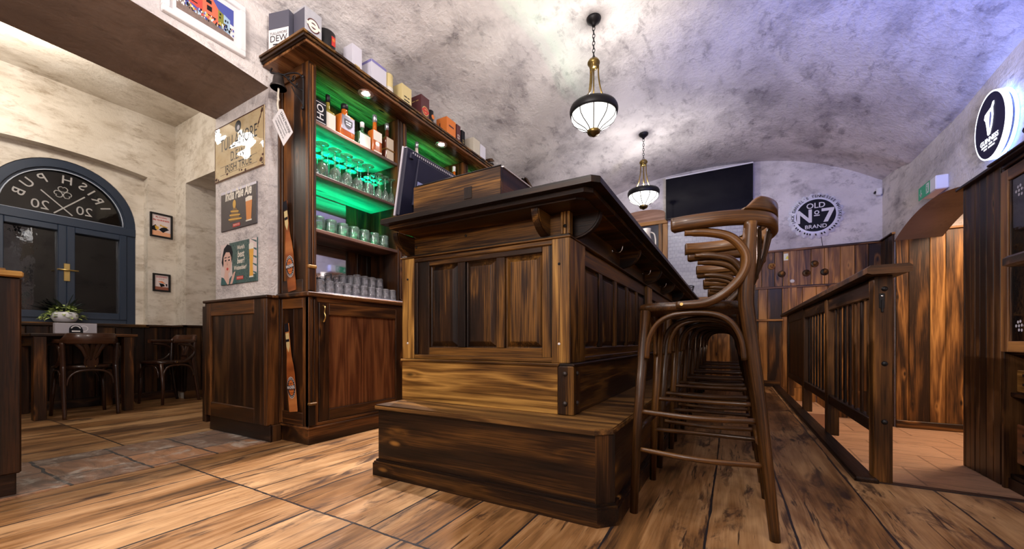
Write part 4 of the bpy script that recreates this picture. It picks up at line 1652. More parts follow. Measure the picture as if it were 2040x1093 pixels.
def flat_bottle(name, label, y, x, w, d, hb, hn, body, cap, lab_m, word=None, lab_z=(0.15, 0.8), neck=0.014, extra=None, z=None, tilt=0):
    z = ZS3 if z is None else z
    t = thing(name, label, 'bottle', (x, y, z))
    mb = MB()
    k = d / w
    prof = [(w * .48, 0.0, 6), (w * .5, 0.004, 6), (w * .5, hb * .90, 6), (w * .46, hb * .96, 5), (w * .30, hb, 3), (neck * 1.1, hb + 0.012, 2), (neck, hb + 0.03, 2), (neck, hb + hn * .75, 2), (0.0005, hb + hn * .75 + .001, 2)]
    b0 = len(mb.v)
    mb.rlathe(prof, (0, 0, 0), 28)
    for i in range(b0, len(mb.v)):
        vx, vy, vz = mb.v[i]
        f = k if vz < hb * .93 else (k + (1 - k) * min(1, (vz - hb * .93) / (hb * .12)))
        mb.v[i] = (vx * f, vy, vz)
    part('glass_body', mb, body, t, local=True)
    mb = MB()
    mb.lathe([(neck * 1.12, hb + hn * .55), (neck * 1.16, hb + hn), (neck * 1.0, hb + hn + .003), (0, hb + hn + .003)], (0, 0, 0), 16)
    part('cap', mb, cap, t, local=True)
    mb = MB()
    z0, z1 = hb * lab_z[0], hb * lab_z[1]
    mb.box(d * .5 - 0.001, d * .5 + 0.0008, -w * .42, w * .42, z0, z1, 0.0005)
    p = part('paper_label', mb, lab_m, t, local=True)
    if word:
        mb = MB()
        zc, rr_ = (z0 + z1) / 2, (z1 - z0) * .34
        mb.flat([(-rr_, rr_ * .8), (rr_, rr_ * .8), (rr_, -rr_ * .2), (rr_ * .5, -rr_ * .8), (0, -rr_), (-rr_ * .5, -rr_ * .8), (-rr_, -rr_ * .2)], (d * .5 + .001, 0, zc), NYV, NZV, NX, .0004, 0)
        mb.dashes((d * .5 + .001, 0, zc + rr_ * .3), NYV, NZV, NX, rr_ * 1.3, rr_ * .22, 2, 1, .0008)
        mb.dashes((d * .5 + .001, 0, zc - rr_ * .15), NYV, NZV, NX, rr_ * 1.1, rr_ * .22, 1, 1, .0008)
        part('emblem', mb, [M_INK, M_GREYP], p, local=True)
    if extra:
        extra(t, w, d, hb, hn)
    return t


def band(t, w, d, hb, hn):
    mb = MB()
    mb.box(-d * .5 - .003, d * .5 + .003, -w * .5 - .003, w * .5 + .003, hb * .42, hb * .50, 0.003)
    part('twine_band', mb, M_BARHONEY, t, local=True)


def collar(t, w, d, hb, hn):
    mb = MB()
    mb.box(d * .5 + .0005, d * .5 + .0015, -w * .4, w * .4, hb * .06, hb * .12, 0.0003)
    part('lower_label', mb, M_LABEL, t, local=True)


# boxed bottle with white lettering at the near end
t = thing('gift_box', 'black gift box with white lettering lying at the corner end of the top shelf', 'box', (-2.47, 1.672, ZS3))
mb = MB()
mb.box(-2.52, -2.425, 1.625, 1.715, ZS3, ZS3 + 0.165, 0.002)
part('carton', mb, M_INK, t)
mb = MB()
mb.text('HO', (-2.4245, 1.67, ZS3 + 0.085), NZV, -NYV, NX, size=0.085, width=0.10, bold=0.01)
for q in (0.018, 0.147):
    mb.flat(rect(1.632, 1.708, ZS3 + q - .002, ZS3 + q + .002), (-2.425, 0, 0), NYV, NZV, NX, 0.0005)
part('lettering', mb, M_PAPER, t)
t = thing('clear_bottle', 'clear bottle with dark stopper behind the black gift box', 'bottle', (-2.558, 1.665, ZS3))
mb = MB()
mb.lathe([(0.034, 0), (0.036, 0.01), (0.036, 0.15), (0.014, 0.19), (0.013, 0.225), (0, 0.226)], (0, 0, 0), 18)
part('glass_body', mb, M_CLEARB, t, local=True)
mb = MB()
mb.lathe([(0.016, 0.215), (0.016, 0.25), (0, 0.252)], (0, 0, 0), 14)
part('stopper', mb, M_BLACK, t, local=True)
flat_bottle('whiskey_bottle', 'square bottle with cream label and black cap beside the black gift box', 1.760, -2.475, 0.085, 0.07, 0.145, 0.115, M_OLIVE, M_BLACK, M_LABEL, None, (0.05, 0.85))
flat_bottle('whiskey_bottle', 'broad orange bottle with grey emblem label and black cap', 1.880, -2.455, 0.125, 0.085, 0.165, 0.085, M_AMBER, M_BLACK, M_LABELG, 'crest', (0.30, 0.92), 0.022)
flat_bottle('mini_bottle', 'narrow dark bottle half hidden behind the broad orange one', 1.962, -2.53, 0.05, 0.05, 0.13, 0.08, M_DKRED, M_BLACK, M_LABEL)
flat_bottle('tall_bottle', 'slim green bottle with yellow neck behind the orange and cream ones', 1.815, -2.563, 0.06, 0.06, 0.16, 0.10, M_DKGREEN, M_BRASS, M_LABEL)
flat_bottle('whiskey_bottle', 'squat green bottle with big white label and white cap', 2.040, -2.46, 0.115, 0.07, 0.115, 0.085, M_DKGREEN, M_WHITE, M_LABEL, None, (0.02, 0.88))
flat_bottle('whiskey_bottle', 'tall amber bottle with white label and silver capsule', 2.155, -2.455, 0.098, 0.07, 0.185, 0.125, M_AMBER, M_STEEL, M_LABEL, None, (0.55, 0.95), 0.016, collar)
flat_bottle('whiskey_bottle', 'dark red square bottle with beige label tied with twine', 2.294, -2.47, 0.088, 0.075, 0.20, 0.115, M_DKRED, M_STEEL, plain('beige_label', (0.52, 0.42, 0.32), 0.6), None, (0.03, 0.94), 0.015, band)
flat_bottle('spirit_bottle', 'bottle with bright silver cap, next in line past the first upright', 2.63, -2.46, 0.085, 0.06, 0.19, 0.12, M_CLEARB, M_STEEL, M_LABEL)
flat_bottle('spirit_bottle', 'bottle with white cap showing over the monitor, before the second upright', 3.17, -2.46, 0.08, 0.06, 0.19, 0.11, M_AMBER, M_WHITE, M_LABEL)
flat_bottle('spirit_bottle', 'dim bottle behind the silver-capped one past the first upright', 2.585, -2.562, 0.08, 0.06, 0.19, 0.12, M_DKGREEN, M_STEEL, M_LABEL)

# ------------------------------------------------------------------ boxes along the top
ZT = 2.560


def carton(name, label, y0, y1, x0, x1, h, col, front=None, side=None, cat='box', strips=()):
    """front faces the bar (+X), side faces the room (-Y): lists of (text, rel height, rel size, material)"""
    t = thing(name, label, cat, ((x0 + x1) / 2, (y0 + y1) / 2, ZT), group=None)
    mb = MB()
    mb.box(x0, x1, y0, y1, ZT, ZT + h, 0.0015)
    part('carton', mb, col, t)
    for k, (w, zr0, zr1, m, where) in enumerate(strips):
        mb = MB()
        if where == 'side':
            mb.flat(rect(x0 + .001, x1 - .001, ZT + h * zr0, ZT + h * zr1), (0, y0, 0), NX, NZV, -NYV, 0.0006)
        elif where == 'front':
            mb.flat(rect(y0 + .001, y1 - .001, ZT + h * zr0, ZT + h * zr1), (x1, 0, 0), NYV, NZV, NX, 0.0006)
        part('printed_band', mb, m, t)
    mb = MB()
    mats = []
    for lst, where in ((front, 'f'), (side, 's')):
        for (tx, zr, sz, m) in (lst or []):
            if m not in mats:
                mats.append(m)
            if tx.startswith('~'):
                nw = int(tx[1:])
                if where == 'f':
                    mb.dashes((x1, (y0 + y1) / 2, ZT + h * zr), NYV, NZV, NX, (y1 - y0) * .55, sz * .5, nw, mats.index(m), .0012)
                else:
                    mb.dashes(((x0 + x1) / 2, y0, ZT + h * zr), NX, NZV, -NYV, (x1 - x0) * .55, sz * .5, nw, mats.index(m), .0012)
            elif where == 'f':
                mb.text(tx, (x1, (y0 + y1) / 2, ZT + h * zr), NYV, NZV, NX, size=sz, width=(y1 - y0) * .85, mat=mats.index(m), off=0.0012)
            else:
                mb.text(tx, ((x0 + x1) / 2, y0, ZT + h * zr), NX, NZV, -NYV, size=sz, width=(x1 - x0) * .85, mat=mats.index(m), off=0.0012)
    if mats:
        part('print', mb, mats, t)
    return t


def emblem(t, y, z, x, r, m, m2):
    mb = MB()
    mb.flat(circ(y, z, r, 28), (x, 0, 0), NYV, NZV, NX, 0.0010, 0)
    mb.flat(circ(y, z, r * .82, 28), (x, 0, 0), NYV, NZV, NX, 0.0014, 1)
    mb.flat(circ(y, z, r * .45, 24), (x, 0, 0), NYV, NZV, NX, 0.0018, 0)
    mb.flat(rect(y - r * 1.1, y + r * 1.1, z - r * .22, z + r * .22), (x, 0, 0), NYV, NZV, NX, 0.0022, 1)
    part('emblem', mb, [m, m2], t)


M_SLATE = plain('slate_carton', (0.085, 0.085, 0.12), 0.55)
M_SILVER = plain('silver_grey_carton', (0.42, 0.42, 0.46), 0.45, mottled=0.15)
M_LILAC = plain('lilac_white_carton', (0.60, 0.58, 0.66), 0.55)
M_CREAMC = plain('cream_carton', (0.62, 0.50, 0.24), 0.55)
M_BURG = plain('burgundy_carton', (0.075, 0.016, 0.020), 0.5)
M_ORNG = plain('orange_carton', (0.60, 0.16, 0.025), 0.5)
M_BEIGE = plain('beige_carton', (0.50, 0.45, 0.37), 0.55)
M_VIOLET = plain('violet_ink', (0.20, 0.18, 0.42), 0.5)
M_GOLD = plain('gold_ink', (0.55, 0.40, 0.15), 0.4, 0.5)
t = carton('whiskey_box', 'slate box with a white lower half at the corner of the back bar top', 1.500, 1.60, -2.715, -2.555, 0.300, M_SLATE, side=[('TULLAMORE', .52, .06, M_INK), ('DEW', .40, .06, M_INK), ('~2', .28, .016, M_INK)], strips=[(0, 0.0, .62, M_PAPER, 'side')])
t.rotation_euler = (0, 0, 0.28)
t = carton('whiskey_box', 'tall silver-grey box with a red round emblem beside the slate box', 1.555, 1.675, -2.54, -2.42, 0.300, M_SILVER, side=[('~1', .3, .04, M_INK)], strips=[(0, 0.05, .95, M_SLATE, 'side')])
emblem(t, 1.615, ZT + 0.20, -2.42, 0.045, M_BURG, M_LABEL)


def tube_box(name, label, y, x, r, h, m, bands):
    t = thing(name, label, 'tube', (x, y, ZT))
    mb = MB()
    mb.lathe([(r, 0), (r, h - .002), (r - .002, h), (0, h)], (0, 0, 0), 28)
    part('tube_body', mb, m, t, local=True)
    for (z0, z1, bm_) in bands:
        mb = MB()
        mb.lathe([(r + .0006, h * z0), (r + .0006, h * z1)], (0, 0, 0), 28)
        part('printed_band', mb, bm_, t, local=True)
    return t


t = tube_box('whiskey_tube', 'wide black cardboard tube with a red label patch beside the silver-grey box', 1.755, -2.49, 0.062, 0.27, M_BLACK, [(0.0, .22, M_LABEL)])
mb = MB()
mb.flat(rect(-0.012, 0.018, 0.17, 0.235), (0.0625, 0.012, 0), NYV, NZV, NX, 0.001, 0)
mb.flat(circ(0.003, 0.212, 0.011, 20), (0.0625, 0.012, 0), NYV, NZV, NX, 0.0016, 1)
part('label_patch', mb, [M_RED, M_ORNG], t, local=True)
carton('whiskey_box', 'plain white box with faint gold print between the black tube and the blue-edged box', 1.920, 2.005, -2.52, -2.42, 0.295, M_LILAC, front=[('~1', .5, .02, M_GOLD)])
carton('whiskey_box', 'white box with blue edges beside the plain white one', 2.095, 2.243, -2.55, -2.42, 0.290, M_LILAC, front=[('~1', .42, .03, M_VIOLET), ('~2', .33, .014, M_VIOLET)], side=[('~1', .4, .03, M_VIOLET)], strips=[(0, .93, 1, M_VIOLET, 'front'), (0, .93, 1, M_VIOLET, 'side')])
t = tube_box('whiskey_tube', 'slim cream and black tube with bold dark letters beside the blue-edged box', 2.292, -2.46, 0.042, 0.285, M_CREAMC, [(0.0, .62, M_LABEL)])
mb = MB()
mb.text('TEEL', (0.0435, 0, 0.13), NYV, NZV, NX, size=0.045, width=0.07)
part('print', mb, M_INK, t, local=True)
carton('whiskey_box', 'yellow cream box with small dark print past the slim tube', 2.412, 2.525, -2.52, -2.42, 0.285, M_CREAMC, front=[('~2', .66, .018, M_INK), ('~1', .56, .018, M_INK)], side=[('~1', .55, .05, M_INK)], strips=[(0, 0, .22, M_LABEL, 'front')])
t = carton('whiskey_box', 'burgundy box with gold emblem and swirl', 2.645, 2.752, -2.56, -2.42, 0.320, M_BURG, side=[('S', .45, .10, M_GOLD), ('~2', .85, .015, M_GOLD)])
emblem(t, 2.70, ZT + 0.19, -2.42, 0.042, M_GOLD, M_RED)
t = tube_box('whiskey_tube', 'small black tube with an orange spot beside the burgundy box', 2.80, -2.455, 0.033, 0.25, M_BLACK, [])
mb = MB()
mb.flat(circ(0.0, 0.19, 0.02, 20), (0.0335, 0.004, 0), NYV, NZV, NX, 0.0006)
part('label_patch', mb, M_ORNG, t, local=True)
t = carton('whiskey_box', 'bright orange box with black figures', 3.003, 3.145, -2.55, -2.42, 0.300, M_ORNG, front=[('~1', .75, .03, M_BURG)])
mb = MB()
for q in (-0.03, 0.0, 0.03):
    mb.flat([(3.075 + q - .012, ZT + .06), (3.075 + q + .012, ZT + .06), (3.075 + q, ZT + .13)], (-2.42, 0, 0), NYV, NZV, NX, 0.001)
mb.flat(rect(-2.53, -2.48, ZT + .1, ZT + .17), (0, 3.003, 0), NX, NZV, -NYV, 0.001)
mb.flat(rect(-2.51, -2.50, ZT + .2, ZT + .25), (0, 3.003, 0), NX, NZV, -NYV, 0.001)
part('figures', mb, M_INK, t)
t = carton('whiskey_box', 'dark brown box with a cream mark beside the bright orange one', 3.16, 3.225, -2.51, -2.42, 0.300, M_BURG)
emblem(t, 3.19, ZT + .18, -2.42, 0.022, M_LABEL, M_BURG)
t = carton('whiskey_box', 'narrow black box with a gold mark, last of the dark boxes', 3.245, 3.30, -2.50, -2.42, 0.280, M_INK)
emblem(t, 3.272, ZT + .17, -2.42, 0.018, M_GOLD, M_INK)
carton('whiskey_box', 'beige box with dark foot past the dark boxes', 3.452, 3.575, -2.54, -2.42, 0.300, M_BEIGE, front=[('~2', .2, .02, M_INK)], strips=[(0, 0, .3, M_INK, 'side')])
carton('whiskey_box', 'off-white box with pale print, farthest on the back bar top', 3.585, 3.69, -2.51, -2.42, 0.285, M_LILAC, front=[('~1', .5, .025, M_GREYP), ('~1', .38, .03, M_GREYP)])

# ------------------------------------------------------------------ bell on a scrolled bracket
t = thing('wall_bell', 'black iron bell on a scrolled bracket fixed to the back bar end', 'bell', (-2.55, 1.555, 2.2))
yb = BY0 - 0.006
mb = MB()
mb.box(-2.452, -2.438, yb - 0.004, yb + 0.006, 2.19, 2.40, 0.003)
mb.lathe([(0.011, 0), (0.011, .008), (0, .009)], (-2.445, yb, 2.40), 10, M=Matrix.Rotation(PI / 2, 4, 'X'))
mb.lathe([(0.011, 0), (0.011, .008), (0, .009)], (-2.445, yb, 2.195), 10, M=Matrix.Rotation(PI / 2, 4, 'X'))
yo = yb - 0.07
bx = -2.60
arm = spline([(-2.445, yb, 2.31), (-2.50, yb - .02, 2.345), (-2.56, yb - .05, 2.415), (-2.60, yo, 2.43), (-2.645, yo - .02, 2.44), (-2.655, yo - .02, 2.458), (-2.64, yo - .02, 2.468)], 6)
mb.tube(arm, 0.0055, 8)
arm2 = spline([(-2.445, yb, 2.385), (-2.475, yb - .01, 2.425), (-2.53, yb - .03, 2.435), (-2.58, yb - .055, 2.425), (-2.61, yo, 2.425)], 6)
mb.tube(arm2, 0.005, 8)
mb.tube(spline([(-2.445, yb, 2.22), (-2.47, yb - .008, 2.26), (-2.50, yb - .02, 2.30), (-2.52, yb - .03, 2.345)], 6), 0.0045, 8)
for (cx, cz, r, a) in ((-2.495, 2.385, 0.022, 0), (-2.535, 2.395, 0.016, 120), (-2.472, 2.345, 0.013, 60)):
    mb.tube([(cx + r * (1 - i / 26) * math.cos(a + i * .42), yb - 0.02 - (cx + 2.445) * -0.25, cz + r * (1 - i / 26) * math.sin(a + i * .42)) for i in range(22)], 0.0035, 6)
part('bracket', mb, M_BLACK, t)
mb = MB()
mb.lathe([(0.048, -0.075), (0.050, -0.072), (0.046, -0.062), (0.036, -0.048), (0.032, -0.015), (0.028, 0.004), (0.018, 0.012), (0.006, 0.016), (0.005, 0.03), (0, 0.03)], (bx, yo, 2.41), 24)
mb.lathe([(0.046, -0.075), (0.03, -0.045), (0.026, 0.0), (0, 0.006)], (bx, yo, 2.41), 20)
part('bell_cup', mb, M_IRON, t)
mb = MB()
rope = spline([(bx, yo, 2.36), (bx + .001, yo, 2.325), (bx - .004, yo, 2.29), (bx - .001, yo, 2.262), (bx - .008, yo, 2.245), (bx - 0.006, yo, 2.215), (bx + .003, yo, 2.185)], 5)
mb.tube(rope, 0.006, 8)
mb.lathe([(0.0, -.010), (0.009, -.004), (0.009, .004), (0, .010)], (bx - .002, yo, 2.262), 12)
part('pull_cord', mb, plain('cotton_cord', (0.60, 0.55, 0.45), 0.9), t)
t = thing('paper_tag', 'white paper notice tied aslant to the bell cord', 'notice', (-2.55, yo - 0.004, 2.06))
ang = math.radians(-58)
U = Vector((math.cos(ang), 0, math.sin(ang)))
V = Vector((-math.sin(ang), 0, math.cos(ang)))
N = Vector((0, -1, 0))
o = Vector((-2.548, yo - 0.004, 2.08))
mb = MB()
mb.prism([(-0.115, -0.065), (0.125, -0.065), (0.125, 0.055), (-0.085, 0.055), (-0.115, 0.03)], o, U, V, -N, 0.0012)
part('sheet', mb, M_PAPER, t)
mb = MB()
mb.text('ZÁKAZ PRODEJE', o + V * 0.030 + U * .01, U, V, N, size=0.04, width=0.19, bold=0.01)
for i, tx in enumerate(('ALKOHOLICKÝCH NÁPOJŮ', 'A TABÁKOVÝCH VÝROBKŮ', 'OSOBÁM MLADŠÍM 18 LET')):
    mb.text(tx, o + V * (0.004 - i * 0.022), U, V, N, size=0.02, width=0.17, bold=0.006)
part('print', mb, M_INK, t)


# ------------------------------------------------------------------ beer-bottle shaped signs
def bottle_sign(label, cx, zt, zb_, lean, yy):
    t = thing('bottle_sign', label, 'sign', (cx, yy, zb_))
    H = zt - zb_
    half = [(0.042, 0), (0.044, .02), (0.044, .30), (0.043, .42), (0.036, .52), (0.024, .62), (0.020, .70), (0.0195, .90), (0.022, .905), (0.022, 1.0)]
    pts = [(x, h * H) for x, h in half] + [(-x, h * H) for x, h in half[::-1]]
    U = Vector((math.cos(lean), 0, -math.sin(lean)))
    V = Vector((math.sin(lean), 0, math.cos(lean)))
    N = Vector((0, -1, 0))
    O = Vector((cx, yy, zb_))
    mb = MB()
    mb.prism(pts, O, U, V, N, 0.004, 0)
    part('bottle_board', mb, wood('brown_bottle_print', (0.03, 0.008, 0.004), (0.30, 0.08, 0.018), (0.55, 0.21, 0.06), rings=1, knot=0, fibre=0.02, blotch=0.9), t)
    mb = MB()
    mb.flat([(x * 1.0, h) for x, h in [(0.022, H * .905), (0.022, H), (-0.022, H), (-0.022, H * .905)]], O + N * .004, U, V, N, .0006, 0)
    part('crown_cap', mb, M_INK, t)
    mb = MB()
    mb.flat([(0.019, H * .74), (0.019, H * .89), (-0.019, H * .89), (-0.019, H * .74), (0, H * .67)], O + N * .004, U, V, N, .0006, 0)
    mb.flat(rect(-0.018, 0.018, H * .79, H * .82), O + N * .004, U, V, N, .001, 1)
    part('neck_label', mb, [M_CREAMC, M_INK], t)
    mb = MB()
    c = H * .27
    mb.flat(circ(0, c, 0.045, 36, 1, 1.62), O + N * .004, U, V, N, .0006, 2)
    mb.flat(circ(0, c, 0.043, 36, 1, 1.62), O + N * .004, U, V, N, .0010, 0)
    mb.flat(circ(0, c, 0.030, 36, 1, 1.70), O + N * .004, U, V, N, .0014, 3)
    mb.flat(rect(-0.046, 0.046, c - .012, c + .016), O + N * .004, U, V, N, .0018, 0)
    mb.flat(rect(-0.016, 0.016, c + .022, c + .034), O + N * .004, U, V, N, .0018, 4)
    mb.flat(rect(-0.024, 0.024, c - .020, c - .014), O + N * .004, U, V, N, .0018, 4)
    mb.text('MAGNERS', O + N * .004 + V * (c + .002), U, V, N, width=0.084, off=.0024, mat=2, bold=0.02, vscale=1.5)
    mb.text('Original', O + N * .004 + V * (c - .033), U, V, N, width=0.042, off=.0024, mat=0, shear=0.3)
    for i in range(22):
        a = math.radians(360 * i / 22 + 8)
        if abs(math.sin(a)) < .35:
            continue
        c_, s_ = math.cos(a), math.sin(a)
        mb.flat([(.0335 * c_ - .002 * s_, c + .0335 * 1.66 * s_), (.0335 * c_ + .002 * s_, c + .0335 * 1.66 * s_ - .001), (.040 * c_ + .002 * s_, c + .040 * 1.66 * s_ - .001), (.040 * c_ - .002 * s_, c + .040 * 1.66 * s_)], O + N * .004, U, V, N, .0018, 2)
    part('label_print', mb, [M_INK, M_CREAMC, M_PAPER, M_ORNG, plain('brown_ink', (0.25, 0.07, 0.02), 0.5)], t)


bottle_sign('upper flat brown beer bottle cut-out leaning on the back bar end above the ledge', -2.570, 1.630, 1.012, -0.13, BY0 - 0.0005)
bottle_sign('lower flat brown beer bottle cut-out on the back bar end below the ledge', -2.555, 0.800, 0.205, -0.13, BY0 - 0.0005)

# ================================================================== BENTWOOD SEATS


def bentwood(root, zs, zr0, zr1, stool=True, W_=None):
    """seat faces -X. zs seat top, zr0..zr1 arm rail."""
    W_ = W_ or M_STOOL
    # seat: rounded plate with a dished top
    def outline(f, z):
        out = []
        for i in range(36):
            a = 2 * PI * i / 36
            ca, sa = math.cos(a), math.sin(a)
            q = 4.0 if ca < 0 else 2.6
            rad = (abs(ca) ** q + abs(sa) ** q) ** (-1 / q)
            y = 0.212 * rad * sa * (1.0 if ca < 0 else 1.0 - 0.10 * ca * ca)
            out.append((-0.03 + 0.206 * rad * ca * f, y * f, z))
        return out
    mb = MB()
    b = mb._begin()
    rings = [(0.93, zs - 0.034), (0.985, zs - 0.030), (1.0, zs - 0.018), (0.99, zs - 0.004), (0.95, zs), (0.80, zs - 0.004), (0.4, zs - 0.009)]
    for f, z in rings:
        for p in outline(f, z):
            mb._v(p, (p[1], p[0], p[2]))
    for i in range(len(rings) - 1):
        for k in range(36):
            l = (k + 1) % 36
            mb._f((b + i * 36 + k, b + i * 36 + l, b + (i + 1) * 36 + l, b + (i + 1) * 36 + k), 0, True)
    mb._f([b + k for k in range(36)][::-1])
    mb._f([b + (len(rings) - 1) * 36 + k for k in range(36)], 0, True)
    part('seat', mb, W_, root, local=True)
    bx = 0.235 if stool else 0.22
    fx_ = -0.232 if stool else -0.20
    for sy in (-1, 1):
        mb = MB()
        mb.tube([(fx_, sy * 0.212, 0), (fx_ + 0.012, sy * 0.203, zs * .4), (-0.192, sy * 0.178, zs - 0.028)], [0.0155, 0.018, 0.021], 12)
        part('leg', mb, W_, root, local=True)
        mb = MB()
        mb.tube(spline([(bx, sy * 0.205, 0), (bx - 0.035, sy * 0.205, zs * .45), (0.158, sy * 0.203, zs * .90), (0.150, sy * 0.203, zs), (0.156, sy * 0.207, (zs + zr0) / 2), (0.163, sy * 0.212, zr0 + 0.006)], 6),
                [0.0165 + 0.008 * min(1, i / 14) - 0.004 * max(0, (i - 20) / 10) for i in range(31)], 12)
        part('leg', mb, W_, root, local=True)
    # arm rail: bent hoop, open at the front
    path = spline([(-0.086, -0.220), (-0.02, -0.232), (0.08, -0.228), (0.165, -0.195), (0.225, -0.12), (0.245, 0.0), (0.225, 0.12), (0.165, 0.195), (0.08, 0.228), (-0.02, 0.232), (-0.086, 0.220)], 6)
    n = len(path)
    hw = [0.024 - 0.009 * math.sin(PI * i / (n - 1)) ** .5 for i in range(n)]
    mb = MB()
    mb.strip([(p.x, p.y) for p in path], hw, (zr0, zr1), round_=0.007)
    part('arm_rail', mb, W_, root, local=True)
    i0, i1 = int(n * 0.27), int(n * 0.73)
    seg = path[i0:i1 + 1]
    m = len(seg)
    zz = []
    for i in range(m):
        t = min(i, m - 1 - i) / (m / 2)
        e = min(1, t / 0.30)
        e = e * e * (3 - 2 * e)
        zz.append((zr1 + 0.0005, zr1 + 0.006 + 0.044 * e) if stool else (zr0 - 0.004 + 0.02 * (1 - e), zr1 + 0.004 + 0.052 * e))
    mb = MB()
    mb.strip([(p.x, p.y) for p in seg], 0.0145 if stool else 0.0185, zz, round_=0.005)
    part('crest', mb, W_, root, local=True)
    # fanned splat: blades spread from a rounded foot up to the rail
    mb = MB()
    for k in range(5):
        f = (k - 2) / 2.0
        top = Vector((0.238 - 0.045 * f * f, 0.125 * f, zr0 + 0.012))
        bot = Vector((0.168, 0.030 * f, zs + 0.045))
        midp = Vector((0.188, 0.040 * f + 0.010 * f, zs + 0.10))
        pts = spline([bot, midp, (midp + top) / 2 + Vector((0.006, -0.012 * f, 0)), top], 5)
        mb.tube(pts, [0.0165 + 0.0065 * i / 15 for i in range(16)], 8, flat=0.32, up=(0, 1, 0))
    ft = [(-0.052, 0.10), (-0.058, 0.06), (-0.05, 0.03), (-0.03, 0.008), (0, 0.0), (0.03, 0.008), (0.05, 0.03), (0.058, 0.06), (0.052, 0.10), (0.035, 0.075), (0.018, 0.10), (0, 0.075), (-0.018, 0.10), (-0.035, 0.075)]
    mb.prism(ft, (0.163, 0, zs - 0.035), (0, 1, 0), (0.15, 0, 1), (1, 0, 0), 0.009, swap=True)
    part('back_splat', mb, W_, root, local=True)
    for s_ in (-1, 1):
        mb = MB()
        for q in (-0.035, 0.035):
            mb.lathe([(0.006, 0), (0.005, 0.003), (0, 0.004)], (0.176, q * s_, zs - 0.012), 8, M=Matrix.Rotation(PI / 2, 4, 'Y'))
        if s_ > 0:
            part('screw_head', mb, M_BRASS, root, local=True)
    # curled arm supports
    for sy in (-1, 1):
        dz = (zr0 - zs)
        y = sy * 0.222
        pts = spline([(-0.045, sy * 0.226, zr0 - 0.008), (0.03, y, zr0 - 0.016), (0.105, y, zr0 - dz * .17), (0.150, y, zr0 - dz * .42), (0.140, y, zr0 - dz * .68), (0.085, y, zr0 - dz * .92), (0.02, y, zs - 0.010), (-0.075, sy * 0.219, zs - 0.014)], 6)
        mb = MB()
        mb.tube(pts, [0.013] * 3 + [0.016] * (len(pts) - 7) + [0.0155, 0.015, 0.014, 0.012], 10)
        p = part('arm_support', mb, W_, root, local=True)
        mb = MB()
        for x in (-0.055, 0.01):
            mb.lathe([(0.006, 0), (0.005, 0.0025), (0, 0.003)], (x, sy * 0.236, zs - 0.012), 8, M=Matrix.Rotation(-sy * -PI / 2, 4, 'X'))
        part('screw_head', mb, M_BRASS, p, local=True)
    # bent braces under the seat
    drop = 0.17 if stool else 0.13

    def arch(a, b_, up=(0, 0, 1)):
        a, b_ = Vector(a), Vector(b_)
        d = b_ - a
        z1 = Vector((0, 0, drop))
        return spline([a, a + d * .03 + z1 * .45, a + d * .14 + z1 * .82, a + d * .34 + z1 * .99, a + d * .66 + z1 * .99, a + d * .86 + z1 * .82, a + d * .97 + z1 * .45, b_], 5)

    zl = zs - 0.045 - drop
    for pts in (arch((-0.185, -0.200, zl), (0.145, -0.215, zl)), arch((-0.185, 0.200, zl), (0.145, 0.215, zl)), arch((-0.212, -0.165, zl), (-0.212, 0.165, zl)), arch((0.172, -0.18, zl), (0.172, 0.18, zl))):
        mb = MB()
        mb.tube(pts, 0.0105, 9)
        part('seat_brace', mb, W_, root, local=True)
    if stool:
        for sy in (-1, 1):
            for z, xa, xb in ((0.400, -0.212, 0.180), (0.250, -0.222, 0.200)):
                mb = MB()
                mb.tube(spline([(xa, sy * 0.198, z), (0, sy * (0.226 if z < .3 else 0.222), z - 0.004), (xb, sy * 0.205, z)], 6), 0.0105, 9)
                part('stretcher', mb, W_, root, local=True)
        mb = MB()
        mb.tube([(-0.218, -0.198, 0.325), (-0.218, 0.198, 0.325)], 0.012, 9)
        part('foot_rail', mb, W_, root, local=True)
        mb = MB()
        mb.tube([(0.188, -0.203, 0.33), (0.188, 0.203, 0.33)], 0.0105, 9)
        part('stretcher', mb, W_, root, local=True)


ST0, STP, NST = 1.800, 0.630, 7
words_ = ('nearest bentwood bar stool, standing by the bench corner of the counter', 'second bentwood bar stool along the counter from the near corner', 'third bentwood bar stool along the counter from the near corner',
          'fourth bentwood bar stool along the counter, midway down the row', 'fifth bentwood bar stool along the counter from the near corner', 'sixth bentwood bar stool along the counter, last but one in the row', 'farthest bentwood bar stool, by the far wall end of the counter')
st = thing('bar_stool', words_[0], 'bar stool', (-0.110, ST0, 0), 0, 'bar stools along the counter')
bentwood(st, 0.826, 1.086, 1.136)
for k in range(1, NST):
    dup(st, (-0.110, ST0 + STP * k, 0), RND.uniform(-0.02, 0.02), words_[k])

# side room chairs
ch = thing('bentwood_armchair', 'dark bentwood armchair with a fan back, its back to the room at the window table', 'chair', (-5.19, 1.212, 0), 0.0, 'chairs round the window table')
bentwood(ch, 0.46, 0.655, 0.690, stool=False, W_=M_CHAIR)
ch.scale = (0.90, 0.82, 1.0)
dup(ch, (-5.45, 1.92, 0), -PI / 2 + 0.25 + PI, 'dark bentwood armchair at the wall end of the window table')
dup(ch, (-5.35, 0.50, 0), PI / 2 + 0.15 + PI, 'dark bentwood armchair half hidden behind the low partition')

# ================================================================== BALUSTRADES


def fence_posts(t, ys, x0, x1, zlow, skip=()):
    for y in ys:
        mb = MB()
        mb.box(x0, x1, y, y + 0.075, zlow, 0.99, 0.004, grain=2)
        part('post', mb, M_POST, t)


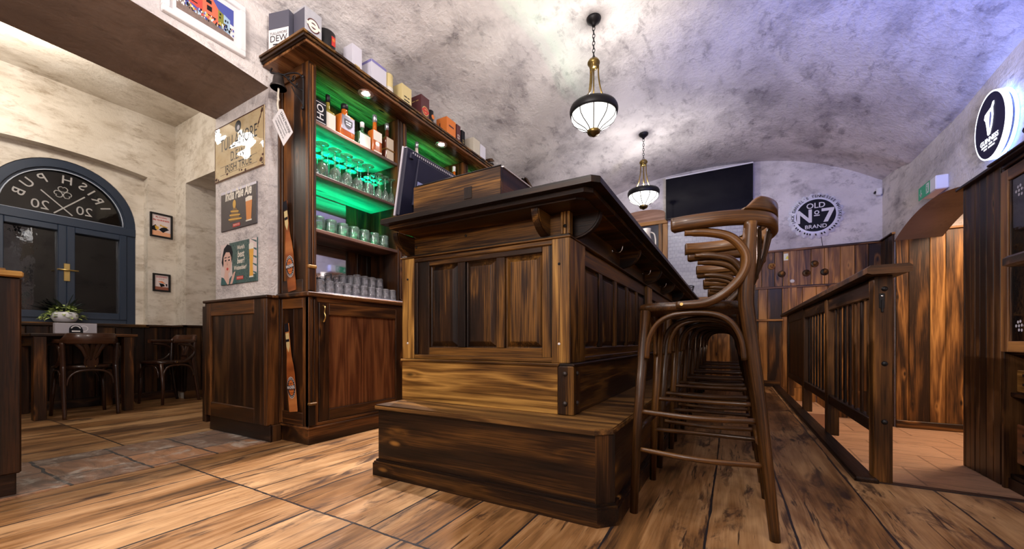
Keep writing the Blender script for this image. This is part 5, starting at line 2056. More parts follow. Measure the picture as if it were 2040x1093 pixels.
F = thing('balustrade', 'long dark wooden balustrade with slats along the drop to the tiled floor', 'balustrade', (0.63, 4.4, 0))
fence_posts(F, (2.50, 3.575, 4.66, 5.90), 0.590, 0.660, 0.0)
mb = MB()
mb.prism([(-0.078, 0), (-0.078, 0.026), (-0.066, 0.036), (0.066, 0.036), (0.078, 0.026), (0.078, 0), (0.06, -0.006), (-0.06, -0.006)], (0.625, 2.41, 0.994), (1, 0, 0), (0, 0, 1), (0, 1, 0), 6.25 - 2.41)
part('cap_rail', mb, M_FENCE, F)
for (y0, y1) in ((2.575, 3.575), (3.65, 4.66), (4.735, 5.90)):
    mb = MB()
    mb.box(0.598, 0.640, y0, y1, 0.225, 0.29, 0.004)
    part('bottom_rail', mb, M_FENCE, F)
    mb = MB()
    mb.box(0.598, 0.640, y0, y1, 0.895, 0.988, 0.004)
    part('top_rail', mb, M_FENCE, F)
M_SLAT = wood('balustrade_slat_wood', (0.018, 0.007, 0.003), (0.085, 0.034, 0.013), (0.26, 0.115, 0.036), rings=7)
for (y0, y1, n) in ((2.575, 3.575, 7), (3.65, 4.66, 7)):
    for k in range(n):
        y = y0 + (y1 - y0) * (k + 1) / (n + 1)
        mb = MB()
        mb.box(0.613, 0.624, y - 0.017, y + 0.017, 0.285, 0.90, 0.002, grain=2)
        part('slat', mb, M_FENCE, F)
mb = MB()
boards(mb, 4.735, 5.90, 0.285, 0.90, 0.605, 'y', 1, 0.09, 0.13, 0.02)
part('infill_board', mb, M_FENCE, F)
for z in (0.927, 0.570, 0.292):
    mb = MB()
    mb.lathe([(0.012, 0), (0.0115, 0.004), (0.007, 0.009), (0, 0.010)], (0.630, 2.500, z), 14, M=Matrix.Rotation(PI / 2, 4, 'X'))
    part('bolt_head', mb, M_BLACK, F)
mb = MB()
mb.box(0.610, 0.630, 2.496, 2.501, 0.835, 0.905, 0.002)
mb.box(0.616, 0.624, 2.488, 2.498, 0.815, 0.875, 0.003)
p = part('latch_keeper', mb, M_BLACK, F)
mb = MB()
for z in (0.847, 0.893):
    mb.lathe([(0.005, 0), (0.004, 0.002), (0, 0.0025)], (0.620, 2.496, z), 8, M=Matrix.Rotation(PI / 2, 4, 'X'))
part('screw_head', mb, M_CHROME, p)
F2 = thing('balustrade', 'short second balustrade with only its cap rail end reaching in before the dresser', 'balustrade', (0.95, 1.9, 0))
mb = MB()
mb.prism([(-0.078, 0), (-0.078, 0.026), (-0.066, 0.036), (0.066, 0.036), (0.078, 0.026), (0.078, 0), (0.06, -0.006), (-0.06, -0.006)], (0.975, 1.40, 0.965), (1, 0, 0), (0, 0, 1), (0, 1, 0), 2.225 - 1.40)
part('cap_rail', mb, M_FENCE, F2)
fence_posts(F2, (1.45,), 0.94, 1.01, 0.0)
for y in (2.04,):
    mb = MB()
    mb.box(0.985, 1.045, y, y + 0.06, 0.0, 0.96, 0.004, grain=2)
    part('post', mb, M_FENCE, F2)
mb = MB()
mb.box(0.96, 1.0, 1.525, 2.04, 0.225, 0.29, 0.004)
part('bottom_rail', mb, M_FENCE, F2)
for k in range(4):
    mb = MB()
    y = 1.525 + 0.515 * (k + 1) / 5
    mb.box(0.968, 0.99, y - .02, y + .02, 0.285, 0.962, 0.003, grain=2)
    part('slat', mb, M_SLAT, F2)

# ================================================================== DRESSER
D = thing('glazed_dresser', 'tall dark dresser with glass door, drawers and cornice against the sign wall', 'dresser', (1.89, 3.4, -0.38))
dx, dy0, dy1 = 1.70, 2.62, 4.225
mb = MB()
mb.box(2.06, 2.09, dy0, dy1, -0.38, 1.93, 0.003)
mb.box(dx, 2.06, dy1 - 0.03, dy1, -0.38, 1.93, 0.003, grain=2)
mb.box(dx, 2.06, dy0, dy0 + 0.03, -0.38, 1.93, 0.003, grain=2)
for z in (-0.30, 0.28, 0.58, 1.05, 1.5, 1.90):
    mb.box(dx + 0.03, 2.06, dy0 + 0.03, dy1 - 0.03, z, z + 0.03, 0.003)
mb.box(dx + 0.02, dx + 0.045, dy0 + .03, dy1 - .03, -0.38, -0.30, 0.002)
part('carcass', mb, M_DCLAD, D)
mb = MB()
mb.box(1.60, 2.09, dy0 - 0.10, 4.16, 1.93, 1.945, 0.004)
mb.box(1.615, 2.09, dy0 - 0.085, 4.145, 1.915, 1.93, 0.005)
mb.box(1.66, 2.09, dy0 - 0.04, 4.13, 1.89, 1.915, 0.004)
part('cornice', mb, M_DCLAD, D)
M_DOORW = wood('dresser_door_pine', (0.022, 0.009, 0.004), (0.12, 0.050, 0.018), (0.34, 0.16, 0.05), rings=7)
for (y0, y1) in ((3.43, 4.19), (2.66, 3.42)):
    mb = MB()
    mb.box(dx - 0.02, dx + 0.012, y1 - 0.085, y1, 0.60, 1.885, 0.004, grain=2)
    mb.box(dx - 0.02, dx + 0.012, y0, y0 + 0.085, 0.60, 1.885, 0.004, grain=2)
    mb.box(dx - 0.02, dx + 0.012, y0 + 0.085, y1 - 0.085, 0.60, 0.675, 0.004)
    mb.box(dx - 0.02, dx + 0.012, y0 + 0.085, y1 - 0.085, 1.80, 1.885, 0.004)
    mb.box(dx - 0.012, dx + 0.006, y1 - 0.10, y1 - 0.085, 0.675, 1.80, 0.002, grain=2)
    p = part('door', mb, M_DOORW, D)
    mb = MB()
    mb.box(dx - 0.006, dx - 0.001, y0 + 0.085, y1 - 0.085, 0.675, 1.80, 0)
    q = part('door_glass', mb, thin_glass('dark_smoked_glass', (0.30, 0.32, 0.36), 0.08, (0.05, 0.05, 0.06)), p)
for zc in (1.70, 0.78):
    mb = MB()
    for (a, c) in ((0, 0), (0.03, 0.0), (0.06, 0.004), (0.09, 0), (0.12, 0.004), (0.045, 0.03), (0.02, 0.026), (0.03, -0.028), (0.06, -0.03)):
        mb.flat(circ(4.04 - a, zc + c, 0.0105, 10), (dx - 0.0062, 0, 0), (0, 1, 0), (0, 0, 1), (-1, 0, 0), 0.0006)
    part('etched_motif', mb, M_GREYP, D)
for z0, z1, m in ((0.325, 0.475, M_BARHONEY), (-0.17, 0.10, M_PLY)):
    for (y0, y1) in ((3.46, 4.085), (2.70, 3.40)):
        mb = MB()
        mb.box(dx + 0.015, dx + 0.035, y0, y1, z0, z1, 0.004)
        p = part('drawer', mb, m, D)
        mb = MB()
        for k in range(2):
            zz = z0 + (z1 - z0) * (.3 + .42 * k)
            mb.box(dx + 0.0142, dx + 0.0155, y1 - 0.12, y1 - 0.06, zz, zz + 0.018, 0.0004)
        part('grip', mb, M_INK, p)
t = thing('shallow_dish', 'wide black shallow dish standing on top of the dresser cornice', 'dish', (1.79, 3.72, 1.945))
mb = MB()
mb.lathe([(0.06, 0), (0.065, 0.008), (0.12, 0.035), (0.185, 0.075), (0.188, 0.082), (0.12, 0.046), (0.06, 0.02), (0, 0.018)], (0, 0, 0), 32)
part('bowl', mb, M_BLACK, t, local=True)
mb = MB()
mb.tube([(0.187 * math.cos(2 * PI * i / 32), 0.187 * math.sin(2 * PI * i / 32), 0.079) for i in range(32)], 0.004, 6, closed=True)
part('rim', mb, M_IRON, t, local=True)

# ================================================================== PENDANT LAMPS


def pendant(y, label):
    zc = ceil_z(PX, y) - 0.004
    t = thing('pendant_lamp', label, 'pendant lamp', (PX, y, zc), 0, 'pendant lamps over the counter')
    d = zc - 3.40
    mb = MB()
    mb.lathe([(0.0, 0.012), (0.058, 0.012), (0.062, 0.0), (0.056, -0.018), (0.036, -0.034), (0.018, -0.05), (0.014, -0.062), (0, -0.064)], (0, 0, 0), 28)
    part('ceiling_rose', mb, M_BLACK, t, local=True)
    z = -0.062
    k = 0
    zend = -(0.335 + d)
    while z > zend + 0.01:
        mb_ = MB()
        r0, L = 0.011, 0.040
        pts = []
        for i in range(14):
            a = 2 * PI * i / 14
            u, v = r0 * math.cos(a), (L / 2) * math.sin(a)
            pts.append((u, 0, z - L / 2 + v) if k % 2 == 0 else (0, u, z - L / 2 + v))
        mb_.tube(pts, 0.0030, 6, closed=True)
        part('chain_link', mb_, M_BLACK, t, local=True)
        z -= L - 0.009
        k += 1
    zb = zend - 0.005
    mb = MB()
    mb.lathe([(0.0, 0.012), (0.012, 0.010), (0.040, 0.0), (0.052, -0.020), (0.052, -0.030), (0.046, -0.040), (0.034, -0.052), (0.036, -0.062), (0.030, -0.072), (0, -0.074)], (0, 0, zb), 26)
    part('upper_cap', mb, M_ABRASS, t, local=True)
    zr = zb - 0.435
    for i in range(3):
        a = 2 * PI * i / 3 + 0.5
        ca, sa = math.cos(a), math.sin(a)
        pts = spline([(0.040 * ca, 0.040 * sa, zb - 0.04), (0.044 * ca, 0.044 * sa, zb - 0.16), (0.080 * ca, 0.080 * sa, zb - 0.30), (0.185 * ca, 0.185 * sa, zr + 0.03)], 6)
        mb = MB()
        mb.tube(pts, 0.0065, 8)
        part('support_rod', mb, M_ABRASS, t, local=True)
    mb = MB()
    mb.tube([(0, 0, zb - 0.07), (0, 0, zr + 0.08)], 0.006, 8)
    mb.lathe([(0.0, 0.09), (0.02, 0.085), (0.022, 0.04), (0.03, 0.035), (0, 0.03)], (0, 0, zr), 14)
    part('lamp_stem', mb, M_ABRASS, t, local=True)
    mb = MB()
    mb.lathe([(0.178, 0.035), (0.192, 0.036), (0.200, 0.020), (0.203, 0.0), (0.200, -0.018), (0.196, -0.030), (0.184, -0.034), (0.180, -0.02), (0.178, 0.035)], (0, 0, zr), 40)
    part('rim_ring', mb, M_BLACK, t, local=True)
    prof = [(0.186, -0.026), (0.186, -0.050), (0.172, -0.080), (0.142, -0.106), (0.104, -0.126), (0.076, -0.142), (0.061, -0.155), (0.054, -0.166)]
    mb = MB()
    mb.lathe(prof + [(r - 0.004, z) for r, z in prof[::-1]], (0, 0, zr), 40)
    bowl = part('glass_bowl', mb, M_GLOW, t, local=True)
    mb = MB()
    for i in range(10):
        a = 2 * PI * i / 10
        mb.tube([((r + .001) * math.cos(a), (r + .001) * math.sin(a), zr + z) for r, z in prof], 0.0044, 6)
    part('bowl_rib', mb, M_BLACK, bowl, local=True)
    mb = MB()
    mb.lathe([(0.051, -0.160), (0.056, -0.166), (0.054, -0.182), (0.045, -0.196), (0.020, -0.206), (0.012, -0.214), (0, -0.216)], (0, 0, zr), 24)
    part('finial', mb, M_ABRASS, t, local=True)
    return t


pl = pendant(PY0, 'nearer black and brass pendant lamp with a lit ribbed glass bowl')
pl2 = dup(pl, (PX, PY0 + PITCH, ceil_z(PX, PY0 + PITCH) - 0.004), 0.3, 'farther black and brass pendant lamp, by the wall screen')

# ================================================================== WALL THINGS, FAR WALL
t = thing('television', 'large black wall television with pale upper edge over the tiled wall panel', 'television', (-0.35, YF - 0.06, 2.66))
ty = YF - 0.12
mb = MB()
mb.box(-0.958, 0.262, ty, ty + 0.045, 2.655, 3.335, 0.006)
mb.box(-0.6, -0.1, ty + 0.045, YF, 2.8, 3.15, 0.006)
part('casing', mb, M_BLACK, t)
mb = MB()
mb.box(-0.948, 0.252, ty - 0.002, ty + 0.002, 2.67, 3.315, 0.0005)
part('screen', mb, plain('black_glossy_screen', (0.004, 0.004, 0.008), 0.07, spec=0.25), t)
mb = MB()
mb.box(-0.960, 0.264, ty - 0.003, ty + 0.02, 3.318, 3.338, 0.002)
part('upper_bezel', mb, M_PAPER, t)

# round crimped bottle-cap sign
cx, cz, rr = 1.015, 2.44, 0.315
t = thing('bottle_cap_sign', 'round crimped metal cap sign, black centre with white lettering, on the far wall', 'sign', (cx, YF - 0.02, cz))
mb = MB()
b = mb._begin()
n = 132
ringsp = [(0.72, 0.045, 0), (0.76, 0.044, 0), (0.86, 0.036, .006), (0.96, 0.016, .016), (1.0, 0.0, .022)]
for (f, d, w) in ringsp:
    for k in range(n):
        a = 2 * PI * k / n
        r = rr * f + w * .5 * math.cos(a * 22)
        mb._v((cx + r * math.cos(a), YF - 0.006 - d - w * .5 * math.cos(a * 22), cz + r * math.sin(a)), (a, r, 0))
for i in range(len(ringsp) - 1):
    for k in range(n):
        l = (k + 1) % n
        mb._f((b + i * n + k, b + i * n + l, b + (i + 1) * n + l, b + (i + 1) * n + k), 0, True)
mb._f([b + k for k in range(n)])
part('crimped_rim', mb, plain('white_enamel', (0.72, 0.72, 0.80), 0.3, mottled=0.1), t)
yy = YF - 0.0515
U, V, N = Vector((1, 0, 0)), Vector((0, 0, 1)), Vector((0, -1, 0))
O = Vector((cx, yy, cz))
mb = MB()
mb.prism(circ(0, 0, rr * 0.715, 56), O, U, V, -N, 0.004)
part('black_disc', mb, M_INK, t)
mb = MB()
mb.text('OLD', O + V * .135, U, V, N, size=.105, bold=.012, off=.002)
mb.text('N', O - U * .130 - V * .012, U, V, N, size=.25, bold=.03, off=.002)
mb.text('o', O + U * .012 + V * .048, U, V, N, size=.115, bold=.012, off=.002)
mb.flat(rect(-.020, .045, -.010, .004), O, U, V, N, .002)
mb.flat([(.065, .085), (.205, .085), (.205, .06), (.135, -.105), (.085, -.105), (.15, .045), (.065, .045)], O, U, V, N, .002)
mb.text('BRAND', O - V * .158, U, V, N, size=.075, bold=.012, off=.002)
part('lettering', mb, M_PAPER, t)
mb = MB()
mb.ring_text("JACK DANIEL'S TENNESSEE WHISKEY", O + V * 0, U, V, N, rr * .84, .05, 200, -20, off=-.006 + .014, bold=.01)
for i in range(17):
    if i in (3, 7, 9, 12):
        continue
    a = math.radians(214 + 112 * i / 16)
    d_ = U * math.cos(a) + V * math.sin(a)
    t_ = V * math.cos(a) - U * math.sin(a)
    mb.flat([(-.010, -.012), (.006, -.012), (.010, .012), (-.006, .012)], O + d_ * rr * .86, t_, d_, N, .008)
for a in (205, 335):
    a = math.radians(a)
    mb.flat(circ(0, 0, .007, 10), O + (U * math.cos(a) + V * math.sin(a)) * rr * .86, U, V, N, .008)
part('rim_lettering', mb, M_INK, t)
mb = MB()
mb.tube([(cx + 0.07, YF - .004, cz - .30), (cx + 0.085, YF - .004, 2.01)], 0.003, 6)
part('cable', mb, M_BLACK, t)

t = thing('wall_sensor', 'small white alarm sensor in the upper corner of the far wall', 'sensor', (1.69, 6.92, 2.6))
mb = MB()
mb.box(1.655, 1.715, 6.87, 6.93, 2.60, 2.70, 0.012)
part('housing', mb, M_WHITE, t)
mb = MB()
mb.box(1.64, 1.70, 6.90, YF, 2.635, 2.665, 0.006)
part('bracket', mb, M_BLACK, t)
for k, (x, z, lab) in enumerate(((0.499, 1.774, 'upper carved wooden coat peg beside the yellow sticker'), (1.005, 1.763, 'upper carved wooden coat peg under the round cap sign'), (0.622, 1.652, 'lower coat peg between the two upper ones, first of three'),
                            (0.913, 1.642, 'lower coat peg between the two upper ones, second of three'), (1.118, 1.639, 'lower coat peg nearest the passage, third of three'))):
    t = thing('coat_peg', lab, 'coat peg', (x, YF - 0.03, z), 0, 'coat pegs on the far wall')
    mb = MB()
    mb.lathe([(0.048, 0), (0.048, 0.008), (0.040, 0.014), (0, 0.015)], (x, YF - 0.022, z), 20, M=Matrix.Rotation(PI / 2, 4, 'X'))
    part('rosette', mb, M_DCLAD if k > 1 else M_CLAD, t)
    mb = MB()
    mb.lathe([(0.014, 0.012), (0.012, 0.05), (0.026, 0.065), (0.026, 0.075), (0, 0.085)], (x, YF - 0.022, z), 16, M=Matrix.Rotation(PI / 2, 4, 'X'))
    part('knob', mb, M_CLAD, t)
mb = MB()
mb.box(0.645, 0.735, YF - 0.027, YF - 0.024, 1.845, 1.945, 0.0005)
mb.prism([(0.665, 1.865), (0.715, 1.865), (0.69, 1.915)], (0, YF - 0.0278, 0), (1, 0, 0), (0, 0, 1), (0, 1, 0), 0.0006, mat=1)
solo('warning_sticker', mb, [plain('white_sticker', (0.75, 0.75, 0.6), 0.5), plain('yellow_sticker', (0.85, 0.75, 0.05), 0.5)], 'small yellow and white warning sticker on the far wall boards', 'sticker', (0.69, YF - 0.025, 1.9))
mb = MB()
mb.lathe([(0.010, 0), (0.010, 0.012), (0.026, 0.022), (0.028, 0.034), (0.018, 0.042), (0, 0.044)], (0.743, YF - 0.032, 1.533), 16, M=Matrix.Rotation(PI / 2, 4, 'X'))
solo('door_knob', mb, M_PAPER, 'white round knob on the far wall boards', 'knob', (0.743, YF - 0.05, 1.533))

# emergency exit light
t = thing('exit_sign', 'white emergency light with a green running-man panel on the sign wall', 'sign', (1.69, 5.3, 2.14))
mb = MB()
mb.box(1.64, XR, 5.10, 5.42, 2.085, 2.215, 0.008)
part('housing', mb, M_WHITE, t)
M_EXIT = plain('green_exit_panel', (0.01, 0.12, 0.06), 0.4, emit=(0.0, 0.35, 0.16), strength=0.25)
O, U, V, N = Vector((1.64, 5.32, 2.15)), Vector((0, -1, 0)), Vector((0, 0, 1)), Vector((-1, 0, 0))
mb = MB()
mb.prism(rect(-0.16, 0.10, -0.062, 0.062), O + N * .002, U, V, -N, 0.0025, 0)
mb.flat(rect(-.006, .006, -.03, .035), O - U * .10, U, V, N, .003, 1)
mb.flat([(-.03, -.005), (0, -.045), (.03, -.005)], O - U * .10, U, V, N, .003, 1)
mb.flat(rect(0.02, 0.085, -.045, .05), O, U, V, N, .003, 1)
mb.flat(circ(.045, .03, .010, 12), O, U, V, N, .0035, 0)
mb.flat([(.03, .015), (.055, .02), (.06, -.01), (.075, -.035), (.062, -.038), (.05, -.012), (.035, -.04), (.024, -.036), (.04, -.005)], O, U, V, N, .0035, 0)
part('sign_panel', mb, [M_EXIT, M_PAPER], t)

# lit round sign
gx, gy, gz = 1.655, 4.262, 2.268
t = thing('lit_round_sign', 'round dark sign with glowing white rim, harp and letters on the upper side wall', 'sign', (gx, gy, gz))
O, U, V, N = Vector((gx, gy, gz)), Vector((0, -1, 0)), Vector((0, 0, 1)), Vector((-1, 0, 0))
RX, RZ = 0.195, 0.235
mb = MB()
mb.prism(circ(0, 0, 1.0, 56, RX, RZ), O, U, V, -N, 0.022)
part('face', mb, plain('violet_black_face', (0.022, 0.018, 0.045), 0.6, spec=0.15), t)
M_NEON = plain('blue_white_light', (0.9, 0.95, 1), 0.3, emit=(0.12, 0.26, 1.0), strength=14.0)
M_NEONW = plain('white_lit_letter', (0.9, 0.95, 1), 0.3, emit=(0.92, 0.94, 1.0), strength=2.2)
mb = MB()
mb._begin()
b = len(mb.v)
n = 56
for (f, d) in ((1.0, -.001), (1.045, -.001), (1.045, .030), (1.0, .030)):
    for k in range(n):
        a = 2 * PI * k / n
        mb._v(O + U * (RX * f * math.cos(a)) + V * (RZ * f * math.sin(a)) - N * d, (a, 0, 0))
for i in range(4):
    j = (i + 1) % 4
    for k in range(n):
        l = (k + 1) % n
        mb._f((b + i * n + k, b + i * n + l, b + j * n + l, b + j * n + k), 0, True)
part('glowing_rim', mb, M_NEONW, t)
mb = MB()
mb.tube([O - N * 0.055 + U * (RX * 1.0 * math.cos(2 * PI * k / n)) + V * (RZ * 1.0 * math.sin(2 * PI * k / n)) for k in range(n)], 0.010, 8, closed=True)
part('rear_glow_ring', mb, M_NEON, t)
mb = MB()
harp = [(1.2 * a_, 0.048 + 1.15 * (b_ - .04)) for a_, b_ in [(-.055, .062), (-.045, .088), (-.015, .098), (.02, .108), (.038, .135), (.055, .135), (.055, .115), (.045, .10), (.048, .05), (.035, -.01), (.012, -.058), (-.008, -.062), (-.018, -.052), (-.028, .0), (-.04, .045)]]
hole_ = [(1.2 * a_, 0.048 + 1.15 * (b_ - .04)) for a_, b_ in [(.012, .082), (.028, .080), (.030, .045), (.022, .005), (.008, -.030), (.004, .02)]]
mb.flat(harp, O, U, V, N, .003)
mb2 = MB()
mb2.flat(hole_, O, U, V, N, .0045)
mb.text('GUINNESS', O - V * .102, U, V, N, width=.235, off=.003, bold=.03)
mb.dashes(O - V * .134, U, V, N, .20, .013, 3, 0, .003)
mb.dashes(O - V * .156, U, V, N, .14, .011, 2, 0, .003)
p = part('lit_letters', mb, M_NEONW, t)
part('harp_gap', mb2, plain('pale_blue_shade', (0.3, 0.35, 0.6), 0.4), p)
mb = MB()
mb.tube(spline([(XR - .012, gy - .06, gz - .22), (XR - .008, gy - .055, gz - .27), (XR - .008, gy - .06, 1.98)], 6), 0.003, 6)
part('cable', mb, M_BLACK, t)
mb = MB()
for a in (0.8, 2.3, 3.9, 5.5):
    mb.tube([O + U * (RX * .5 * math.cos(a)) + V * (RZ * .5 * math.sin(a)) - N * .02, O + U * (RX * .5 * math.cos(a)) + V * (RZ * .5 * math.sin(a)) - N * (XR - gx)], 0.006, 8)
part('standoff', mb, M_CHROME, t)

# gabled wall cabinet top beyond the back bar
t = thing('gabled_wall_cabinet', 'wall cabinet with a dark gabled top showing past the far end of the back bar', 'cabinet', (-2.65, 4.64, 1.9))
mb = MB()
mb.box(XL, -2.60, 4.12, 5.16, 1.9, 2.86, 0.004, grain=2)
part('case', mb, M_DCLAD, t)
mb = MB()
mb.prism([(4.0, 2.85), (4.64, 3.09), (5.28, 2.85), (5.28, 2.885), (4.64, 3.125), (4.0, 2.885)], (-2.56, 0, 0), (0, 1, 0), (0, 0, 1), (-1, 0, 0), 0.17)
mb.prism([(4.05, 2.83), (4.64, 3.055), (5.23, 2.83), (5.23, 2.855), (4.64, 3.085), (4.05, 2.855)], (-2.585, 0, 0), (0, 1, 0), (0, 0, 1), (-1, 0, 0), 0.145)
part('gable', mb, M_DCLAD, t)
mb = MB()
mb.prism([(4.12, 2.85), (5.16, 2.85), (4.64, 3.05)], (-2.62, 0, 0), (0, 1, 0), (0, 0, 1), (-1, 0, 0), 0.1)
part('tympanum', mb, M_BAR, t)
mb = MB()
mb.lathe([(0.075, 0), (0.08, 0.02), (0.06, 0.035), (0, 0.04)], (-2.62, 4.66, 2.93), 24, M=Matrix.Rotation(PI / 2, 4, 'Y'))
part('rosette', mb, M_BEIGE, t)

# ================================================================== SIGNS ON THE PIER
YP = 1.5
U, V, N = Vector((1, 0, 0)), Vector((0, 0, 1)), Vector((0, -1, 0))


def tin(name, label, x0, x1, z0, z1, base, rim=0.006):
    t = thing(name, label, 'sign', ((x0 + x1) / 2, YP, z0))
    mb = MB()
    mb.box(x0, x1, YP - 0.008, YP - 0.001, z0, z1, 0.003)
    part('tin_plate', mb, base, t)
    return t, Vector(((x0 + x1) / 2, YP - 0.008, (z0 + z1) / 2)), (x1 - x0), (z1 - z0)


M_TIN = plaster('aged_cream_enamel', (0.52, 0.40, 0.22), (0.62, 0.52, 0.34), (0.34, 0.20, 0.07), 0.45, 2.0, 0.0, 0.025)
_h = NT(M_TIN.node_tree)
_nz = _h.noise(_h.vmath('MULTIPLY', _h.n('ShaderNodeTexCoord').outputs['Object'], (2.5, 1.0, 7.0)), 1.0, 1)
M_TIN.node_tree.links.new(_h.bump(_nz, 0.28, 0.02), M_TIN.node_tree.nodes['Principled BSDF'].inputs['Normal'])
M_TIN.node_tree.nodes['Principled BSDF'].inputs['Specular IOR Level'].default_value = 0.5
M_RUST = plain('rust', (0.07, 0.022, 0.012), 0.8, mottled=0.5)
t, O, w, h = tin('tin_sign', 'large rusty cream tin sign with dark lettering, topmost on the pier', -3.445, -2.775, 1.875, 2.285, M_TIN)
mb = MB()
mb.flat(circ(0.0, 0.145, 0.042, 28), O, U, V, N, .0006, 0)
mb.flat(circ(0.005, 0.135, 0.018, 16), O, U, V, N, .001, 1)
mb.text('TULLAMORE', O + V * .052, U, V, N, width=.50, mat=0, vscale=1.5)
mb.text('D.E.W.', O - V * .055, U, V, N, width=.20, mat=0, vscale=1.4)
mb.text('EST.', O - V * .0 - U * .02, U, V, N, size=.03, mat=0)
mb.text('1829', O - V * .0 + U * .11, U, V, N, size=.03, mat=0)
mb.text('IRISH TRUE', O - V * .135, U, V, N, width=.36, mat=0)
for z in (-.105, -.165):
    mb.flat(rect(-.25, .25, z - .0012, z + .0012), O, U, V, N, .0006, 0)
part('lettering', mb, [M_INK, M_GREYP], t)
mb = MB()
for (x0, x1, z0, z1) in ((-.335, .335, .197, .205), (-.335, .335, -.205, -.197), (-.335, -.328, -.2, .2), (.328, .335, -.2, .2)):
    mb.flat(rect(x0, x1, z0, z1), O, U, V, N, .0005)
for (x, z, r) in ((-.31, -.18, .016), (-.28, -.19, .010), (-.15, -.17, .014), (-.12, -.155, .006), (.02, -.175, .008), (.05, -.18, .010), (.10, -.19, .012), (.30, -.16, .020), (.32, -.13, .012), (.31, .17, .016), (.29, .13, .006), (.275, .10, .005), (.26, .075, .006)):
    mb.flat([(x + r * math.cos(a * .9) * (0.6 + .4 * RND.random()) * 1.3, z + r * math.sin(a * .9) * (0.6 + .4 * RND.random())) for a in range(7)], O, U, V, N, .0008)
mb.flat([(.30, .16), (.315, .17), (.265, .085), (.255, .09)], O, U, V, N, .0008)
part('rust_spots', mb, M_RUST, t)
for sx in (-1, 1):
    for sz in (-1, 1):
        mb = MB()
        mb.lathe([(0.006, 0), (0.005, 0.003), (0, 0.004)], O + U * (sx * .315) + V * (sz * .185), 8, M=Matrix.Rotation(PI / 2, 4, 'X'))
        part('screw_head', mb, M_IRON, t)

M_DKTIN = plain('smoky_dark_tin', (0.030, 0.024, 0.036), 0.25, mottled=0.7)
t, O, w, h = tin('tin_sign', 'dark tin sign with a pale ale glass, middle one on the pier', -3.352, -2.868, 1.492, 1.784, M_DKTIN)
M_BEER = plain('beer_print', (0.60, 0.22, 0.05), 0.3)
M_FOAM = plain('foam_print', (0.75, 0.70, 0.62), 0.4)
M_AMBP = plain('amber_print', (0.62, 0.36, 0.06), 0.4)


def beer_glass(mb, O, x, z, w, h, taper, mats=(0, 1)):
    mb.flat([(x - w * .36, z), (x + w * .36, z), (x + w * .5, z + h * .82), (x - w * .5, z + h * .82)] if taper else [(x - w * .42, z), (x + w * .42, z), (x + w * .30, z + h * .3), (x + w * .5, z + h * .85), (x - w * .5, z + h * .85), (x - w * .30, z + h * .3)], O, U, V, N, .0008, mats[0])
    mb.flat([(x - w * .5, z + h * .80), (x + w * .5, z + h * .80), (x + w * .52, z + h * .95), (x, z + h), (x - w * .52, z + h * .95)], O, U, V, N, .0012, mats[1])
    mb.flat(rect(x - w * .45, x + w * .45, z - .006, z + .004), O, U, V, N, .0012, mats[1])


mb = MB()
mb.text('India Pale Ale', O + V * .105, U, V, N, width=.36, mat=1, bold=.035, shear=.15, vscale=1.5)
beer_glass(mb, O, .145, -.11, .085, .17, True)
mb.flat([(-.12, -.09), (.03, -.09), (.0, -.02), (-.03, .01), (-.045, .07), (-.06, .01), (-.09, -.02)], O, U, V, N, .0006, 2)
for k, (a, b_, z) in enumerate(((-.13, .05, -.075), (-.115, .03, -.045), (-.10, .01, -.018))):
    mb.flat([(a, z), (b_, z - .012), (b_, z - .002), (a, z + .012)], O, U, V, N, .001, 3)
mb.flat(circ(-.05, .035, .022, 14, 1, 1.4), O, U, V, N, .001, 3)
mb.flat(rect(-.07, .03, -.132, -.108), O, U, V, N, .0012, 4)
mb.text('PRIMATOR', O - U * .02 - V * .120, U, V, N, width=.085, mat=1, off=.0016)
part('printed_picture', mb, [M_BEER, M_FOAM, plain('brown_print', (0.16, 0.09, 0.03), 0.4), M_AMBP, M_RED], t)
mb = MB()
mb.flat(rect(-.242, .242, .128, .146), O, U, V, N, .0003)
part('worn_edge', mb, M_LILAC, t)

M_TEAL = plain('teal_tin', (0.030, 0.085, 0.085), 0.28)
t, O, w, h = tin('tin_sign', 'tin sign with a dark-haired woman and a wheat beer, lowest on the pier', -3.352, -2.862, 1.092, 1.396, M_TEAL)
M_PINK = plain('pale_pink_print', (0.66, 0.55, 0.54), 0.4)
M_SKIN = plain('printed_skin', (0.66, 0.42, 0.35), 0.4)
mb = MB()
mb.flat([(-.245, -.15), (-.245, .15), (-.13, .15), (-.09, .10), (-.08, -.10), (-.06, -.15)], O, U, V, N, .0004, 0)
mb.flat([(.15, -.10), (.15, .15), (.243, .15), (.243, -.10)], O, U, V, N, .0004, 0)
for k in range(5):
    mb.flat([(.16, .15 - k * .055), (.163, .15 - k * .055), (.24, .13 - k * .055), (.24, .115 - k * .055)], O, U, V, N, .0006, 6)
mb.flat([(-.22, .07), (-.20, .12), (-.15, .148), (-.10, .13), (-.075, .08), (-.085, .03), (-.10, -.01), (-.12, .04), (-.19, .05), (-.215, -.02), (-.235, .02)], O, U, V, N, .0008, 2)
mb.flat([(-.205, .055), (-.17, .09), (-.12, .085), (-.095, .045), (-.095, -.005), (-.115, -.055), (-.15, -.078), (-.185, -.05), (-.205, .0)], O, U, V, N, .0012, 1)
mb.flat([(-.185, -.05), (-.135, -.075), (-.13, -.11), (-.09, -.15), (-.24, -.15), (-.20, -.10)], O, U, V, N, .0010, 1)
mb.flat([(-.245, -.15), (-.235, -.09), (-.20, -.10), (-.15, -.15)], O, U, V, N, .0014, 6)
mb.flat([(-.13, -.15), (-.12, -.11), (-.09, -.09), (-.03, -.13), (-.02, -.15)], O, U, V, N, .0014, 6)
